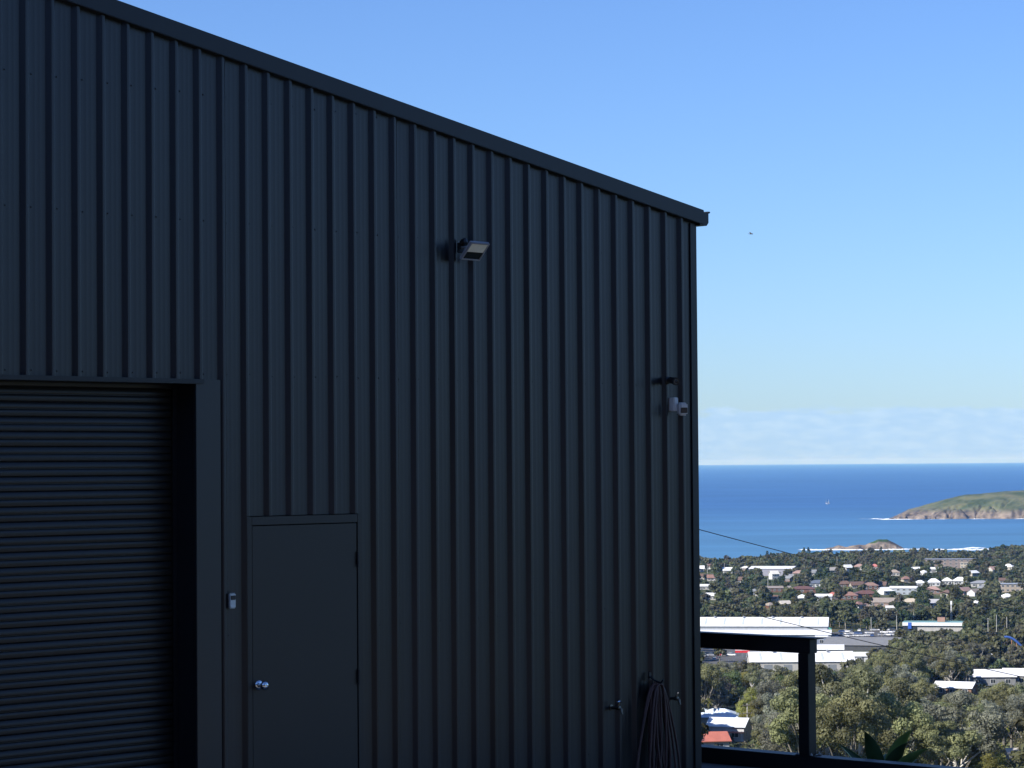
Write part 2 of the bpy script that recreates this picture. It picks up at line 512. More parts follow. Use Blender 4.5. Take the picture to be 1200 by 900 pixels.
gp = [(0.012, 4.250), (0.095, 4.250), (0.118, 4.275), (0.118, 4.345), (0.138, 4.352), (0.138, 4.362), (0.110, 4.362), (0.110, 4.300), (0.090, 4.262), (0.018, 4.262), (0.018, 4.350), (0.012, 4.350)]
q.prism(gp, lambda x, z, y: (x, y, z), -0.045, DEPTH)
q.prism([(0.014, 4.252), (0.095, 4.252), (0.116, 4.277), (0.116, 4.355), (0.014, 4.348)], lambda x, z, y: (x, y, z), -0.046, -0.040)
q.build('gutter', M['trim'], shed)
# side wall, rear wall and roof
def ribbed_plane(name, length, fn, m):
    prof = [(t, v) for t, v in rib_profile(RIB0, RIB0 + length)]
    vs, fs = [], []
    for t, v in prof:
        s = t - RIB0
        vs += [fn(s, v, 0), fn(s, v, 1)]
    for i in range(len(prof) - 1): fs.append((2 * i, 2 * i + 2, 2 * i + 3, 2 * i + 1))
    me = bpy.data.meshes.new(name); me.from_pydata(vs, [], fs); me.materials.append(m); me.shade_smooth(); me.set_sharp_from_angle(angle=R(70))
    return inst(name, me, shed)
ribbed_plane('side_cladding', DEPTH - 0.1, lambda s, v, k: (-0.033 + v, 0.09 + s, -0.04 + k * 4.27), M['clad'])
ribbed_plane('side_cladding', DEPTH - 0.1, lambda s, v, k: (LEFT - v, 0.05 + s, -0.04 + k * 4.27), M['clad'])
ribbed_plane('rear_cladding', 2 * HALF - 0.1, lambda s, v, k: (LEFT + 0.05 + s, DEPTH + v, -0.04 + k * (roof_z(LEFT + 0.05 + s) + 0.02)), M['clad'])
ribbed_plane('roof_sheeting', DEPTH - 0.05, lambda s, v, k: ((0.06, 0.03 + s, roof_z(0.0) + 0.062 + v) if k == 0 else (-HALF, 0.03 + s, roof_z(-HALF) + 0.072 + v)), M['trim'])
ribbed_plane('roof_sheeting', DEPTH - 0.05, lambda s, v, k: ((LEFT - 0.06, 0.03 + s, roof_z(LEFT) + 0.062 + v) if k == 0 else (-HALF, 0.03 + s, roof_z(-HALF) + 0.072 + v)), M['trim'])
q = MB(); q.box(LEFT + 0.1, -0.06, 0.35, DEPTH - 0.1, -0.03, 0.0); q.build('floor_slab', M['concrete'], shed)
q = MB(); q.box(LEFT + 0.15, -0.10, 0.42, 0.47, 0.002, 4.2); q.build('lining', M['soffit'], shed)

# roller door in its recess
RU0, RU1, RHEAD, REC = -9.0, -4.991, 2.945, 0.185
roller = empty('roller_door', (0, 0, 0), 0, shed)
roller['label'] = 'dark roller door with fine horizontal ribs'
sp = [(0.0, 0.0070), (0.003, 0.0050), (0.0055, -0.0030), (0.012, -0.0042), (0.024, -0.0048), (0.0385, -0.0044), (0.0415, -0.002), (0.0440, 0.0060), (0.0478, 0.0060), (0.0500, -0.0012), (0.054, -0.0026), (0.068, -0.0010), (0.084, 0.0016), (0.087, 0.0040), (0.0905, 0.0070)]
vs, fs = [], []
for z, y in sp:
    vs += [(RU0 - 0.03, y, z), (RU1 + 0.012, y, z)]
for i in range(len(sp) - 1): fs.append((2 * i, 2 * i + 1, 2 * i + 3, 2 * i + 2))
sme = bpy.data.meshes.new('slat'); sme.from_pydata(vs, [], fs); sme.materials.append(M['roller']); sme.shade_smooth(); sme.set_sharp_from_angle(angle=R(40))
for i in range(36):
    inst('slat', sme, roller, (0, REC + rng.uniform(-0.0012, 0.0012), 0.02 + 0.0905 * i), (rng.uniform(-0.04, 0.03), 0, 0))
q = MB(); q.box(RU0, RU1 + 0.01, REC - 0.02, REC + 0.03, -0.002, 0.019); q.build('bottom_bar', M['galv'], roller, bevel=0.003)
# jamb linings, guides, head
q = MB(); q.box(RU1 - 0.0, RU1 + 0.02, 0.001, REC + 0.10, -0.01, RHEAD + 0.02); q.build('jamb', M['trim'], roller, bevel=0.002)
q = MB(); q.box(RU0 - 0.06, RU0 - 0.04, -0.030, REC + 0.10, -0.01, RHEAD + 0.02); q.build('jamb', M['trim'], roller, bevel=0.002)
q = MB(); q.box(RU1 - 0.034, RU1 - 0.001, REC - 0.030, REC - 0.018, 0.0, RHEAD - 0.002); q.build('guide_rail', M['trim'], roller, bevel=0.002)
q = MB(); q.box(RU0 - 0.06, RU1 + 0.06, -0.044, -0.001, RHEAD, RHEAD + 0.030); q.box(RU0 - 0.06, RU1 + 0.0, -0.001, REC + 0.1, RHEAD + 0.022, RHEAD + 0.030)
q.build('head_flashing', M['trim'], shed, bevel=0.003)
q = MB(); q.box(RU1 - 0.001, -4.789, -0.030, -0.0, -0.03, RHEAD + 0.029); q.build('jamb_flashing', M['clad'], shed, bevel=0.003)

# personnel door
DU0, DU1, DZ = -4.532, -3.607, 2.046
pdoor = MB().box(DU0 + 0.004, DU1 - 0.004, -0.026, 0.018, 0.01, DZ - 0.006).build('door', M['door'], shed, bevel=0.002)
pdoor['label'] = 'flush dark steel personnel door'
q = MB()
q.box(DU0 - 0.044, DU0 - 0.001, -0.031, 0.03, -0.02, DZ + 0.055)
q.box(DU1 + 0.001, DU1 + 0.036, -0.031, 0.03, -0.02, DZ + 0.055)
q.box(DU0 - 0.001, DU1 + 0.001, -0.0305, 0.03, DZ + 0.001, DZ + 0.054)
q.build('door_frame', M['door'], shed, bevel=0.002)
ku, kz = on_wall(305, 803, 0.04)
q = MB()
q.lathe([(0, 0.033), (0.004, 0.033), (0.010, 0.026), (0.012, 0.013), (0.034, 0.012), (0.038, 0.020), (0.046, 0.027), (0.058, 0.029), (0.068, 0.025), (0.074, 0.015), (0.075, 0.008), (0.073, 0.006)],
        (ku, -0.026, kz), (0, -1, 0), 28)
q.build('knob', M['chrome'], pdoor, smooth=True, angle=50)
for z in (0.28, 1.02, 1.80):
    MB().tube([(DU1 - 0.002, -0.036, z - 0.05), (DU1 - 0.002, -0.036, z + 0.05)], 0.0075, 10).build('hinge', M['trim'], pdoor, smooth=True)
# screw heads
q = MB()
for z in (0.30, 1.35, 2.99 + 0.02, 3.98, 4.78):
    for n in range(-8, 33):
        u = RIB0 + n * PITCHR + 0.062
        if z > roof_z(u) - 0.03 or u < LEFT: continue
        if any(o[0] - 0.02 < u < o[1] + 0.02 and z < o[2] + 0.03 for o in OPEN): continue
        q.lathe([(0, 0.0062), (0.0015, 0.0062), (0.002, 0.0042), (0.005, 0.0038)], (u + rng.uniform(-.004, .004), 0.001, z + rng.uniform(-.006, .006)), (0, -1, 0), 6)
so = q.build('screw', M['clad'], shed); so['kind'] = 'stuff'

# ------------------------------------------------------------------ things fixed to the wall
def wall_thing(name, u, z, label, cat, v=0.0, group=None):
    o = empty(name, CORNER + D * u + N * v + Vector((0, 0, z)), RZ)
    return tag(o, label, cat, group)

# flood light
u, z = on_wall(535, 291)
fl = wall_thing('flood_light', u, z, 'small tilted flood light on bracket high on the shed wall', 'flood light', 0.029)
q = MB(); q.box(-0.028, 0.028, -0.022, 0.0, -0.035, 0.035); q.build('wall_plate', M['blackplastic'], fl, bevel=0.004)
q = MB(); q.tube([(0, -0.015, 0.004), (0, -0.07, 0.0), (0.02, -0.10, -0.012)], 0.011, 10); q.build('arm', M['galv'], fl, smooth=True)
q = MB(); q.lathe([(0, 0.018), (0.012, 0.027), (0.04, 0.027), (0.05, 0.015)], (-0.005, -0.022, 0.03), (0.2, -0.8, 0.3), 14); q.build('motion_sensor', M['blackplastic'], fl, smooth=True)
hd = empty('head', (0.035, -0.118, -0.028), 0, fl)
hd.rotation_euler = (R(43), 0, 0)     # local -Y is the lit face, turned down and out
W2, H2 = 0.092, 0.076
q = MB(); q.box(-W2, W2, 0.0, 0.018, -H2, H2)
for i in range(7):
    x = -0.072 + i * 0.024; q.box(x - 0.003, x + 0.003, 0.018, 0.030, -H2 + 0.01, H2 - 0.01)
q.build('housing', M['greyplastic'], hd, bevel=0.004)
q = MB()
for a_, b__, c, d_ in ((-W2, -W2 + 0.011, -H2, H2), (W2 - 0.011, W2, -H2, H2), (-W2 + 0.011, W2 - 0.011, -H2, -H2 + 0.011), (-W2 + 0.011, W2 - 0.011, H2 - 0.011, H2)):
    q.box(a_, b__, -0.007, -0.0003, c, d_)
q.build('bezel', M['greyplastic'], hd, bevel=0.0015)
q = MB(); q.box(-W2 + 0.0115, W2 - 0.0115, -0.003, -0.0003, -0.006, H2 - 0.0115); q.build('diffuser', M['diffuser'], hd)
q = MB(); q.box(-W2 + 0.0115, W2 - 0.0115, -0.003, -0.0003, -H2 + 0.0115, -0.0065); q.build('reflector', M['lens'], hd)

# bullet camera
u, z = on_wall(778.5, 446)
bc = wall_thing('security_camera', u, z, 'small black security camera near the shed corner', 'security camera', 0.029)
q = MB(); q.lathe([(0, 0.030), (0.008, 0.030), (0.014, 0.022)], (0, 0, 0), (0, -1, 0), 20); q.build('base', M['blackplastic'], bc, smooth=True)
q = MB(); q.tube([(0, -0.012, 0), (0.006, -0.05, -0.003), (0.02, -0.062, -0.002)], 0.010, 10); q.build('arm', M['blackplastic'], bc, smooth=True)
ax = Vector((-0.34, -0.92, -0.16)).normalized()
q = MB(); q.lathe([(0, 0.016), (0.004, 0.024), (0.075, 0.026), (0.078, 0.030), (0.100, 0.030), (0.100, 0.024), (0.094, 0.023)], Vector((0.0, -0.028, 0.004)), ax, 24); q.build('body', M['blackplastic'], bc, smooth=True)
c0 = Vector((0.0, -0.028, 0.004)) + ax * 0.0945
q = MB(); q.lathe([(0, 0.020), (0.0025, 0.020), (0.0025, 0.015), (0.0, 0.015)], c0, ax, 24); q.build('lens_ring', M['ringplastic'], bc)
q = MB(); q.lathe([(0, 0.012), (0.002, 0.010), (0.0035, 0.004)], c0, ax, 20); q.build('lens', M['lens'], bc, smooth=True)

# motion sensor
u, z = on_wall(784.5, 474)
ms = wall_thing('motion_sensor', u, z, 'white motion sensor under the black camera on the shed', 'sensor', 0.0)
q = MB(); q.box(-0.024, 0.030, -0.066, 0.0, -0.052, 0.052); q.build('wall_plate', M['whiteplastic'], ms, bevel=0.006)
hd = empty('head', (0.035, -0.098, -0.034), 0, ms); hd.rotation_euler = (R(6), 0, R(-27))
q = MB(); q.box(-0.034, 0.034, -0.032, 0.034, -0.050, 0.046); q.build('shell', M['whiteplastic'], hd, bevel=0.012)
q = MB(); q.box(-0.027, 0.027, -0.036, -0.030, -0.030, 0.012); q.build('window', M['lens'], hd, bevel=0.003)
q = MB(); q.tube([(-0.026, -0.01, 0.02), (0, 0.02, 0.03)], 0.012, 8); q.build('hinge', M['whiteplastic'], hd, smooth=True)

# key lock box beside the door
u, z = on_wall(270.5, 704, 0.03)
lb = wall_thing('lock_box', u, z, 'small key lock box with grey face left of the personnel door', 'lock box', 0.002)
q = MB(); q.box(-0.040, 0.036, -0.034, 0.0, -0.054, 0.054); q.build('case', M['blackplastic'], lb, bevel=0.008)
q = MB(); q.box(-0.028, 0.030, -0.048, -0.033, -0.050, 0.050); q.build('cover', M['lockblue'], lb, bevel=0.008)
q = MB(); q.box(-0.018, 0.022, -0.0515, -0.047, 0.006, 0.034); q.build('dial_window', M['blackplastic'], lb, bevel=0.004)

# garden taps
def tap(px, py, label, turn):
    u, z = on_wall(px, py)
    t = wall_thing('garden_tap', u, z, label, 'tap', 0.002, 'taps on the shed wall')
    q = MB(); q.lathe([(0, 0.022), (0.004, 0.022), (0.006, 0.011), (0.055, 0.011), (0.057, 0.015), (0.085, 0.015), (0.088, 0.008)], (0, 0, 0), (0, -1, 0), 16)
    q.tube([(0, -0.072, 0), (0.0, -0.098, -0.008), (0.0, -0.105, -0.045)], [0.011, 0.010, 0.009], 10)
    q.build('body', M['brass'], t, smooth=True)
    q = MB(); q.lathe([(0, 0.008), (0.030, 0.007), (0.034, 0.004)], (0, -0.068, 0.012), (0, -0.25, 1), 12); q.build('spindle', M['brass'], t, smooth=True)
    c, s_ = math.cos(turn), math.sin(turn)
    q = MB(); q.tube([(-0.032 * c, -0.078 - 0.032 * s_, 0.046), (0, -0.078, 0.048), (0.032 * c, -0.078 + 0.032 * s_, 0.046)], [0.006, 0.0075, 0.006], 8); q.build('handle', M['chrome'], t, smooth=True)
tap(716, 829, 'garden tap on the shed wall left of the hanging hose', 0.3)
tap(784, 818, 'garden tap on the shed wall right of the hanging hose', 0.9)

# coiled hose on a hook
u, z = on_wall(758, 800)
hs_ = wall_thing('garden_hose', u, z, 'brown hose hanging in long loops on the shed wall', 'hose', 0.029)
path = []
hr = random.Random(11)
for L in range(9):
    wl_ = hr.uniform(0.06, 0.23); dr = hr.uniform(0.74, 0.92); sx = hr.uniform(-0.10, 0.07); off = -0.03 - 0.012 * (L % 5) - hr.uniform(0, 0.02); lean = hr.uniform(-0.15, 0.15); tx = hr.uniform(-0.03, 0.04)
    for k in range(26):
        w = 2 * math.pi * k / 26
        zz = -dr * 0.5 * (1 - math.cos(w))
        sw = math.sin(w); xx = wl_ * math.copysign(abs(sw) ** 0.62, sw) * (0.62 + 0.38 * (0.5 - 0.5 * math.cos(w))) + sx * (-zz) + lean * math.sin(w * 0.5) ** 2 + tx
        path.append((xx, off - 0.03 * (0.5 - 0.5 * math.cos(w)) * hr.uniform(0.7, 1.2), zz + 0.012 * (L % 3)))
path += [(0.10, -0.05, -0.15), (0.13, -0.05, -0.45), (0.17, -0.05, -0.72), (0.20, -0.07, -0.79)]
# smooth the run so no kink shows between loops
for _ in range(2):
    path = [path[0]] + [tuple((path[i - 1][j] + 2 * path[i][j] + path[i + 1][j]) / 4 for j in range(3)) for i in range(1, len(path) - 1)] + [path[-1]]
q = MB(); q.tube(path, 0.0088, 8); q.build('loops', M['hose'], hs_, smooth=True)
q = MB(); q.tube([(0, 0.0, 0.05), (0, -0.05, 0.02), (0, -0.11, 0.005), (0, -0.13, 0.03)], 0.007, 8); q.box(-0.012, 0.012, -0.006, 0.0, 0.02, 0.08); q.build('hook', M['blackplastic'], hs_)

# ------------------------------------------------------------------ apron slab and balustrade
A = 1.0
ap = MB()
ap.prism([(-34, -24), (1.26, -24), (1.26, 18), (0.012, 18), (0.012, -0.002), (-34, -0.002)], lambda x, y, z: (x, y, z), -0.25, -0.008)
apo = ap.build('apron', M['concrete'], None, loc=CORNER, rot=(0, 0, RZ)); tag(apo, 'concrete apron around the shed', kind='structure')
bal = empty('balustrade', CORNER + D * A, RZ)
tag(bal, 'black steel balustrade with one square post past the shed corner', 'balustrade')
vp, zt = on_line(945, 746, A)
zr = 1.045
q = MB(); q.box(-0.05, 0.05, -(vp + 0.068), 9.0, zr - 0.125, zr - 0.012); q.build('top_rail', M['railsteel'], bal, bevel=0.004)
q = MB(); q.box(-0.064, 0.064, -(vp + 0.125), 9.0, zr - 0.0115, zr); q.build('rail_cap', M['railsteel'], bal, bevel=0.003)
for vv in (vp, vp - 4.4, vp - 8.8):
    q = MB(); q.box(-0.05, 0.05, -(vv + 0.05), -(vv - 0.05), 0.125, zr - 0.126); q.build('post', M['railsteel'], bal, bevel=0.004)
    q = MB(); q.box(-0.055, 0.075, -(vv + 0.085), -(vv - 0.085), 0.119, 0.1248); bp_ = q.build('base_plate', M['railsteel'], bal, bevel=0.002)
    for bx_, by_ in ((-0.042, 0.068), (0.062, 0.068), (-0.042, -0.068), (0.062, -0.068)):
        MB().lathe([(0, 0.011), (0.008, 0.011), (0.009, 0.006), (0.020, 0.006)], (bx_, -(vv + by_), 0.1249), (0, 0, 1), 6).build('bolt', M['galv'], bp_)
q = MB(); q.box(-0.06, 0.10, -9.0, 9.0, -0.006, 0.118); q.build('bottom_beam', M['railsteel'], bal, bevel=0.006)

# agave beyond the beam
def agave():
    cpx, cpy, cz = 1034, 932, 21.0
    c = CAM + ray(cpx, cpy) * (cz / ray(cpx, cpy).y)
    root = empty('agave_plant', c); tag(root, 'broad leaved agave poking up behind the bottom beam', 'plant')
    m = mat('agave_leaf', (0.075, 0.125, 0.060), 0.45, 0, 0.25, 5, spec=0.35)
    n, l = m.node_tree.nodes, m.node_tree.links
    p = n['Principled BSDF']; p.inputs['Subsurface Weight'].default_value = 0.0
    tr = n.new('ShaderNodeBsdfTranslucent'); tr.inputs[0].default_value = (0.20, 0.27, 0.05, 1)
    mx = n.new('ShaderNodeMixShader'); mx.inputs[0].default_value = 0.25
    l.new(p.outputs[0], mx.inputs[1]); l.new(tr.outputs[0], mx.inputs[2]); l.new(mx.outputs[0], n['Material Output'].inputs['Surface'])
    me_m = mat('agave_lit_edge', (0.68, 0.68, 0.27), 0.5, 0, 0.2, 8)  # rim of light along the leaf margins, put into the colour
    m2 = mat('agave_lit_leaf', (0.26, 0.38, 0.11), 0.45, 0, 0.25, 5, spec=0.35)  # same leaf where light catches it, brightness painted into the colour
    tips = [(1013, 857, 19.25, 0.068), (982, 872, 19.9, 0.060), (1069, 855, 19.2, 0.060), (1064, 870, 19.15, 0.060), (1089, 877, 19.1, 0.050), (1038, 883, 20.1, 0.07),
            (1050, 905, 18.95, 0.10), (1000, 900, 19.05, 0.10), (1100, 905, 19.8, 0.09), (970, 905, 19.6, 0.09), (1075, 890, 20.0, 0.085)]
    for i, (px, py, dz, hw) in enumerate(tips):
        dz += 1.35
        t = CAM + ray(px, py) * (dz / ray(px, py).y) - c
        base = Vector((0, 0, 0)); ctrl = Vector((t.x * 0.42, t.y * 0.42, t.z * 0.72 + 0.02))
        side = Vector((0, 0, 1)).cross(Vector((t.x, t.y, 0.001))).normalized()
        if i in (2, 3, 4): side = Vector((t.x, 0, t.z)).cross(Vector((0, 1, 0))).normalized()
        if i in (0, 1, 5): side = (side * 0.35 + Vector((1, 0, 0))).normalized()
        vs, fs, K = [], [], 14
        for k in range(K + 1):
            s = k / K
            p_ = base * (1 - s) ** 2 + ctrl * 2 * s * (1 - s) + t * s * s
            w = hw * (0.55 + 0.45 * math.sin(math.pi * min(1.0, s / 0.9))) if s < 0.45 else hw * (1 - ((s - 0.45) / 0.55) ** 1.35)
            w = max(w, 0.0008)
            tg = (ctrl - base) * (1 - s) + (t - ctrl) * s
            nn = side.cross(tg).normalized()
            if nn.z < 0: nn = -nn
            for f_, cup in ((-1, 0.35), (-0.80, 0.23), (-0.4, 0.06), (0, 0.0), (0.4, 0.06), (0.80, 0.23), (1, 0.35)):
                vs.append(p_ + side * w * f_ + nn * w * cup)
            for f_, cup in ((0.9, 0.26), (0, -0.10), (-0.9, 0.26)):
                vs.append(p_ + side * w * f_ + nn * (w * cup - 0.004 * (1 - s)))
        b = MB()
        for k in range(K):
            for j in range(10):
                a0 = k * 10 + j; a1 = k * 10 + (j + 1) % 10
                fs.append((a0, a1, a1 + 10, a0 + 10))
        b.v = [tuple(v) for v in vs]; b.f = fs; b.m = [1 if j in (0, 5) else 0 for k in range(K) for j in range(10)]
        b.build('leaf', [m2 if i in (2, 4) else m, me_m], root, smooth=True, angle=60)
    q = MB(); g = gz(c.x, c.y); q.tube([(0, 0, g - c.z - 0.1), (0.02, 0, (g - c.z) * 0.4), (0, 0, 0.03)], [0.09, 0.075, 0.06], 10)
    q.build('stem', mat('agave_stem', (0.12, 0.10, 0.07), 0.8), root, smooth=True)
agave()

# ------------------------------------------------------------------ trees
def crown_points(seed, style, n_leaf, size):
    """leaf centres, normals and sizes of a crown; a tree of about 14 m"""
    g = np.random.default_rng(seed)
    blobs = []
    if style == 'gum':
        k = int(g.integers(26, 36))
        for i in range(k):
            a = g.uniform(0, 2 * np.pi); rr = 4.3 * np.sqrt(g.uniform(0.02, 1)); h = 6.0 + 6.3 * g.uniform(0, 1) ** 0.8 * (1 - 0.45 * (rr / 4.3) ** 2)
            blobs.append((rr * np.cos(a), rr * np.sin(a), h, g.uniform(0.6, 1.45)))
    elif style == 'round':
        k = int(g.integers(30, 40))
        for i in range(k):
            a = g.uniform(0, 2 * np.pi); t = np.arccos(g.uniform(-0.55, 1)); q = g.uniform(0.55, 1.0)
            blobs.append((4.0 * q * np.sin(t) * np.cos(a), 4.0 * q * np.sin(t) * np.sin(a), 6.2 + 4.3 * q * np.cos(t), g.uniform(0.8, 1.8)))
    elif style == 'tall':
        k = int(g.integers(16, 22))
        for i in range(k):
            f = (i + g.uniform(0, 1)) / k
            a = g.uniform(0, 2 * np.pi); rr = (0.6 + 2.3 * np.sin(np.pi * min(1, 0.18 + 0.8 * f))) * np.sqrt(g.uniform(0.05, 1))
            blobs.append((rr * np.cos(a), rr * np.sin(a), 4.5 + 10.0 * f, g.uniform(0.9, 1.6)))
    elif style == 'pine':
        for i in range(34):
            f = i / 34.0; L = 3.1 * (1 - f) ** 0.8 + 0.3
            for j in range(2):
                a = g.uniform(0, 2 * np.pi); rr = L * g.uniform(0.45, 1)
                blobs.append((rr * np.cos(a), rr * np.sin(a), 2.8 + 12.5 * f + 0.1 * rr, 0.55 + 0.6 * (1 - f)))
    elif style == 'bare':
        k = 26
        for i in range(k):
            a = g.uniform(0, 2 * np.pi); t = np.arccos(g.uniform(-0.3, 1)); q = g.uniform(0.5, 1.0)
            blobs.append((3.6 * q * np.sin(t) * np.cos(a), 3.6 * q * np.sin(t) * np.sin(a), 6.3 + 3.8 * q * np.cos(t), g.uniform(1.0, 1.7)))
    blobs = np.array(blobs)
    w = blobs[:, 3] ** 2; idx = g.choice(len(blobs), n_leaf, p=w / w.sum())
    d = g.normal(size=(n_leaf, 3)); d[:, 2] += 0.25
    d /= np.linalg.norm(d, axis=1)[:, None]
    rad = blobs[idx, 3] * (g.uniform(0.30, 1.0, n_leaf) ** 0.45) * g.uniform(0.85, 1.12, n_leaf)
    c = blobs[idx, :3] + d * rad[:, None] * np.array([1, 1, 0.78])
    nrm = d + g.normal(size=(n_leaf, 3)) * (0.42 if style != 'bare' else 1.2); nrm /= np.linalg.norm(nrm, axis=1)[:, None]
    sz = size * g.uniform(0.6, 1.35, n_leaf)
    shade = g.uniform(0, 1, len(blobs))[idx] * 0.8 + g.uniform(0, 1, n_leaf) * 0.2
    return c, nrm, sz, shade, blobs
def leaf_quads(c, nrm, sz, g):
    ref = g.normal(size=c.shape)
    a = np.cross(nrm, ref); a /= np.linalg.norm(a, axis=1)[:, None] + 1e-9
    b_ = np.cross(nrm, a)
    asp = g.uniform(0.55, 1.0, len(c))
    a = a * sz[:, None]; b_ = b_ * (sz * asp)[:, None]
    bend = nrm * (sz * g.uniform(-0.25, 0.25, len(c)))[:, None]
    V = np.stack([c - a + bend, c - b_ * 0.8, c + a + bend, c + b_ * 0.8], 1).reshape(-1, 3)
    return V
def quads_mesh(name, V, shade, material):
    n = len(V) // 4
    me = bpy.data.meshes.new(name)
    me.vertices.add(len(V)); me.vertices.foreach_set('co', V.astype(np.float32).ravel())
    me.loops.add(len(V)); me.loops.foreach_set('vertex_index', np.arange(len(V), dtype=np.int32))
    me.polygons.add(n); me.polygons.foreach_set('loop_start', np.arange(0, 4 * n, 4, dtype=np.int32))
    me.update(calc_edges=True)
    at = me.attributes.new('tint', 'FLOAT_COLOR', 'FACE')
    at.data.foreach_set('color', shade.astype(np.float32).ravel())
    me.materials.append(material)
    return me

def foliage(name, col, per_object=True):
    """leaf material: colour varies by clump (tint.r) and by tree (object random, or tint.g and tint.b in a merged wood)"""
    m = bpy.data.materials.new(name); m.use_nodes = True
    n, l = m.node_tree.nodes, m.node_tree.links
    out = n['Material Output']; p = n['Principled BSDF']
    p.inputs['Roughness'].default_value = 0.62; p.inputs['Specular IOR Level'].default_value = 0.25
    at = n.new('ShaderNodeAttribute'); at.attribute_name = 'tint'
    sp = n.new('ShaderNodeSeparateColor'); l.new(at.outputs['Color'], sp.inputs[0])
    if per_object:
        oi = n.new('ShaderNodeObjectInfo'); rnd = oi.outputs['Random']
    else: rnd = sp.outputs[1]
    if col is None:
        rp = n.new('ShaderNodeValToRGB'); rp.color_ramp.interpolation = 'LINEAR'
        cols = [(0.0, (0.066, 0.092, 0.042)), (0.25, (0.104, 0.122, 0.058)), (0.5, (0.145, 0.150, 0.072)), (0.75, (0.150, 0.148, 0.096)), (1.0, (0.146, 0.130, 0.100))]
        e = rp.color_ramp.elements
        e[0].color = (*cols[0][1], 1); e[1].color = (*cols[-1][1], 1)
        for q, cc in cols[1:-1]:
            w = e.new(q); w.color = (*cc, 1)
        l.new(sp.outputs[2], rp.inputs[0]); base = rp.outputs[0]
    else:
        rg = n.new('ShaderNodeRGB'); rg.outputs[0].default_value = (*col, 1); base = rg.outputs[0]
    hs = n.new('ShaderNodeHueSaturation')
    mr = n.new('ShaderNodeMapRange'); mr.inputs['To Min'].default_value = 0.62; mr.inputs['To Max'].default_value = 1.42
    l.new(sp.outputs[0], mr.inputs[0])
    m2 = n.new('ShaderNodeMapRange'); m2.inputs['To Min'].default_value = 0.70; m2.inputs['To Max'].default_value = 1.25
    l.new(rnd, m2.inputs[0])
    mu = n.new('ShaderNodeMath'); mu.operation = 'MULTIPLY'; l.new(mr.outputs[0], mu.inputs[0]); l.new(m2.outputs[0], mu.inputs[1])
    mh = n.new('ShaderNodeMapRange'); mh.inputs['To Min'].default_value = 0.475; mh.inputs['To Max'].default_value = 0.52
    l.new(rnd, mh.inputs[0])
    l.new(base, hs.inputs['Color']); l.new(mu.outputs[0], hs.inputs['Value']); l.new(mh.outputs[0], hs.inputs['Hue'])
    l.new(hs.outputs[0], p.inputs['Base Color'])
    tr = n.new('ShaderNodeBsdfTranslucent'); l.new(hs.outputs[0], tr.inputs[0])
    mx = n.new('ShaderNodeMixShader'); mx.inputs[0].default_value = 0.45
    l.new(p.outputs[0], mx.inputs[1]); l.new(tr.outputs[0], mx.inputs[2]); l.new(mx.outputs[0], out.inputs['Surface'])
    return m
M['bark'] = mat('gum_bark', (0.16, 0.145, 0.12), 0.85, 0, 0.35, 1.2, objvar=0.35)
M['palebark'] = mat('pale_bark', (0.42, 0.40, 0.36), 0.8, 0, 0.25, 1.5, objvar=0.2)
# (name, style, leaf colour, bark, tone word, kind word, merged-wood colour slot)
KINDS = [('gum_tree', 'gum', (0.222, 0.230, 0.112), 'bark', 'olive green', 'gum tree', 0.50),
         ('gum_tree', 'gum', (0.212, 0.218, 0.162), 'palebark', 'grey green', 'gum tree', 0.68),
         ('gum_tree', 'tall', (0.192, 0.206, 0.112), 'palebark', 'tall slender', 'gum tree', 0.35),
         ('broadleaf_tree', 'round', (0.115, 0.150, 0.066), 'bark', 'dark green dense', 'broadleaf tree', 0.05),
         ('broadleaf_tree', 'round', (0.270, 0.275, 0.082), 'bark', 'yellow green', 'broadleaf tree', 0.50),
         ('scrub_tree', 'bare', (0.195, 0.168, 0.145), 'bark', 'brownish thin', 'scrub tree', 0.95),
         ('pine_tree', 'pine', (0.055, 0.074, 0.040), 'bark', 'dark conical', 'pine tree', 0.0)]
FOL = [foliage('leaves_%s' % k[4].replace(' ', '_'), k[2]) for k in KINDS]
VARS = {}
def tree_variant(ki, vi, n_leaf, size):
    key = (ki, vi)
    if key in VARS: return VARS[key]
    nm, style = KINDS[ki][:2]
    g = np.random.default_rng(100 + ki * 17 + vi)
    c, nr, sz, shade, blobs = crown_points(500 + ki * 31 + vi, style, n_leaf, size)
    tint = np.stack([shade, shade, shade, np.ones_like(shade)], 1)
    crown = quads_mesh('crown', leaf_quads(c, nr, sz, g), tint, FOL[ki])
    b = MB()
    lean = g.normal(size=2) * 0.35
    top = 5.2 if style in ('gum', 'round', 'bare') else 12.5
    tp = [(0, 0, -1.2), (0.03, 0, 0.3), (lean[0] * 0.5, lean[1] * 0.5, top * 0.5), (lean[0], lean[1], top)]
    b.tube(tp, [0.42, 0.32, 0.25, 0.17 if top < 8 else 0.05], 7)
    order = np.argsort(-blobs[:, 3])[:11 if style != 'pine' else 0]
    for j in order:
        e = blobs[j, :3]; z0 = min(top * g.uniform(0.55, 0.98), e[2] - 0.8)
        f = z0 / top
        p0 = np.array([lean[0] * f, lean[1] * f, z0]); mid = (p0 + e) * 0.5 + np.array([0, 0, -0.35]) + g.normal(size=3) * 0.25
        b.tube([p0, mid, e + np.array([0, 0, 0.3 * blobs[j, 3]])], [0.13, 0.085, 0.03], 5, cap=False)
    trunk = b.mesh('trunk', M[KINDS[ki][3]], smooth=True, angle=60)
    VARS[key] = (crown, trunk)
    return VARS[key]

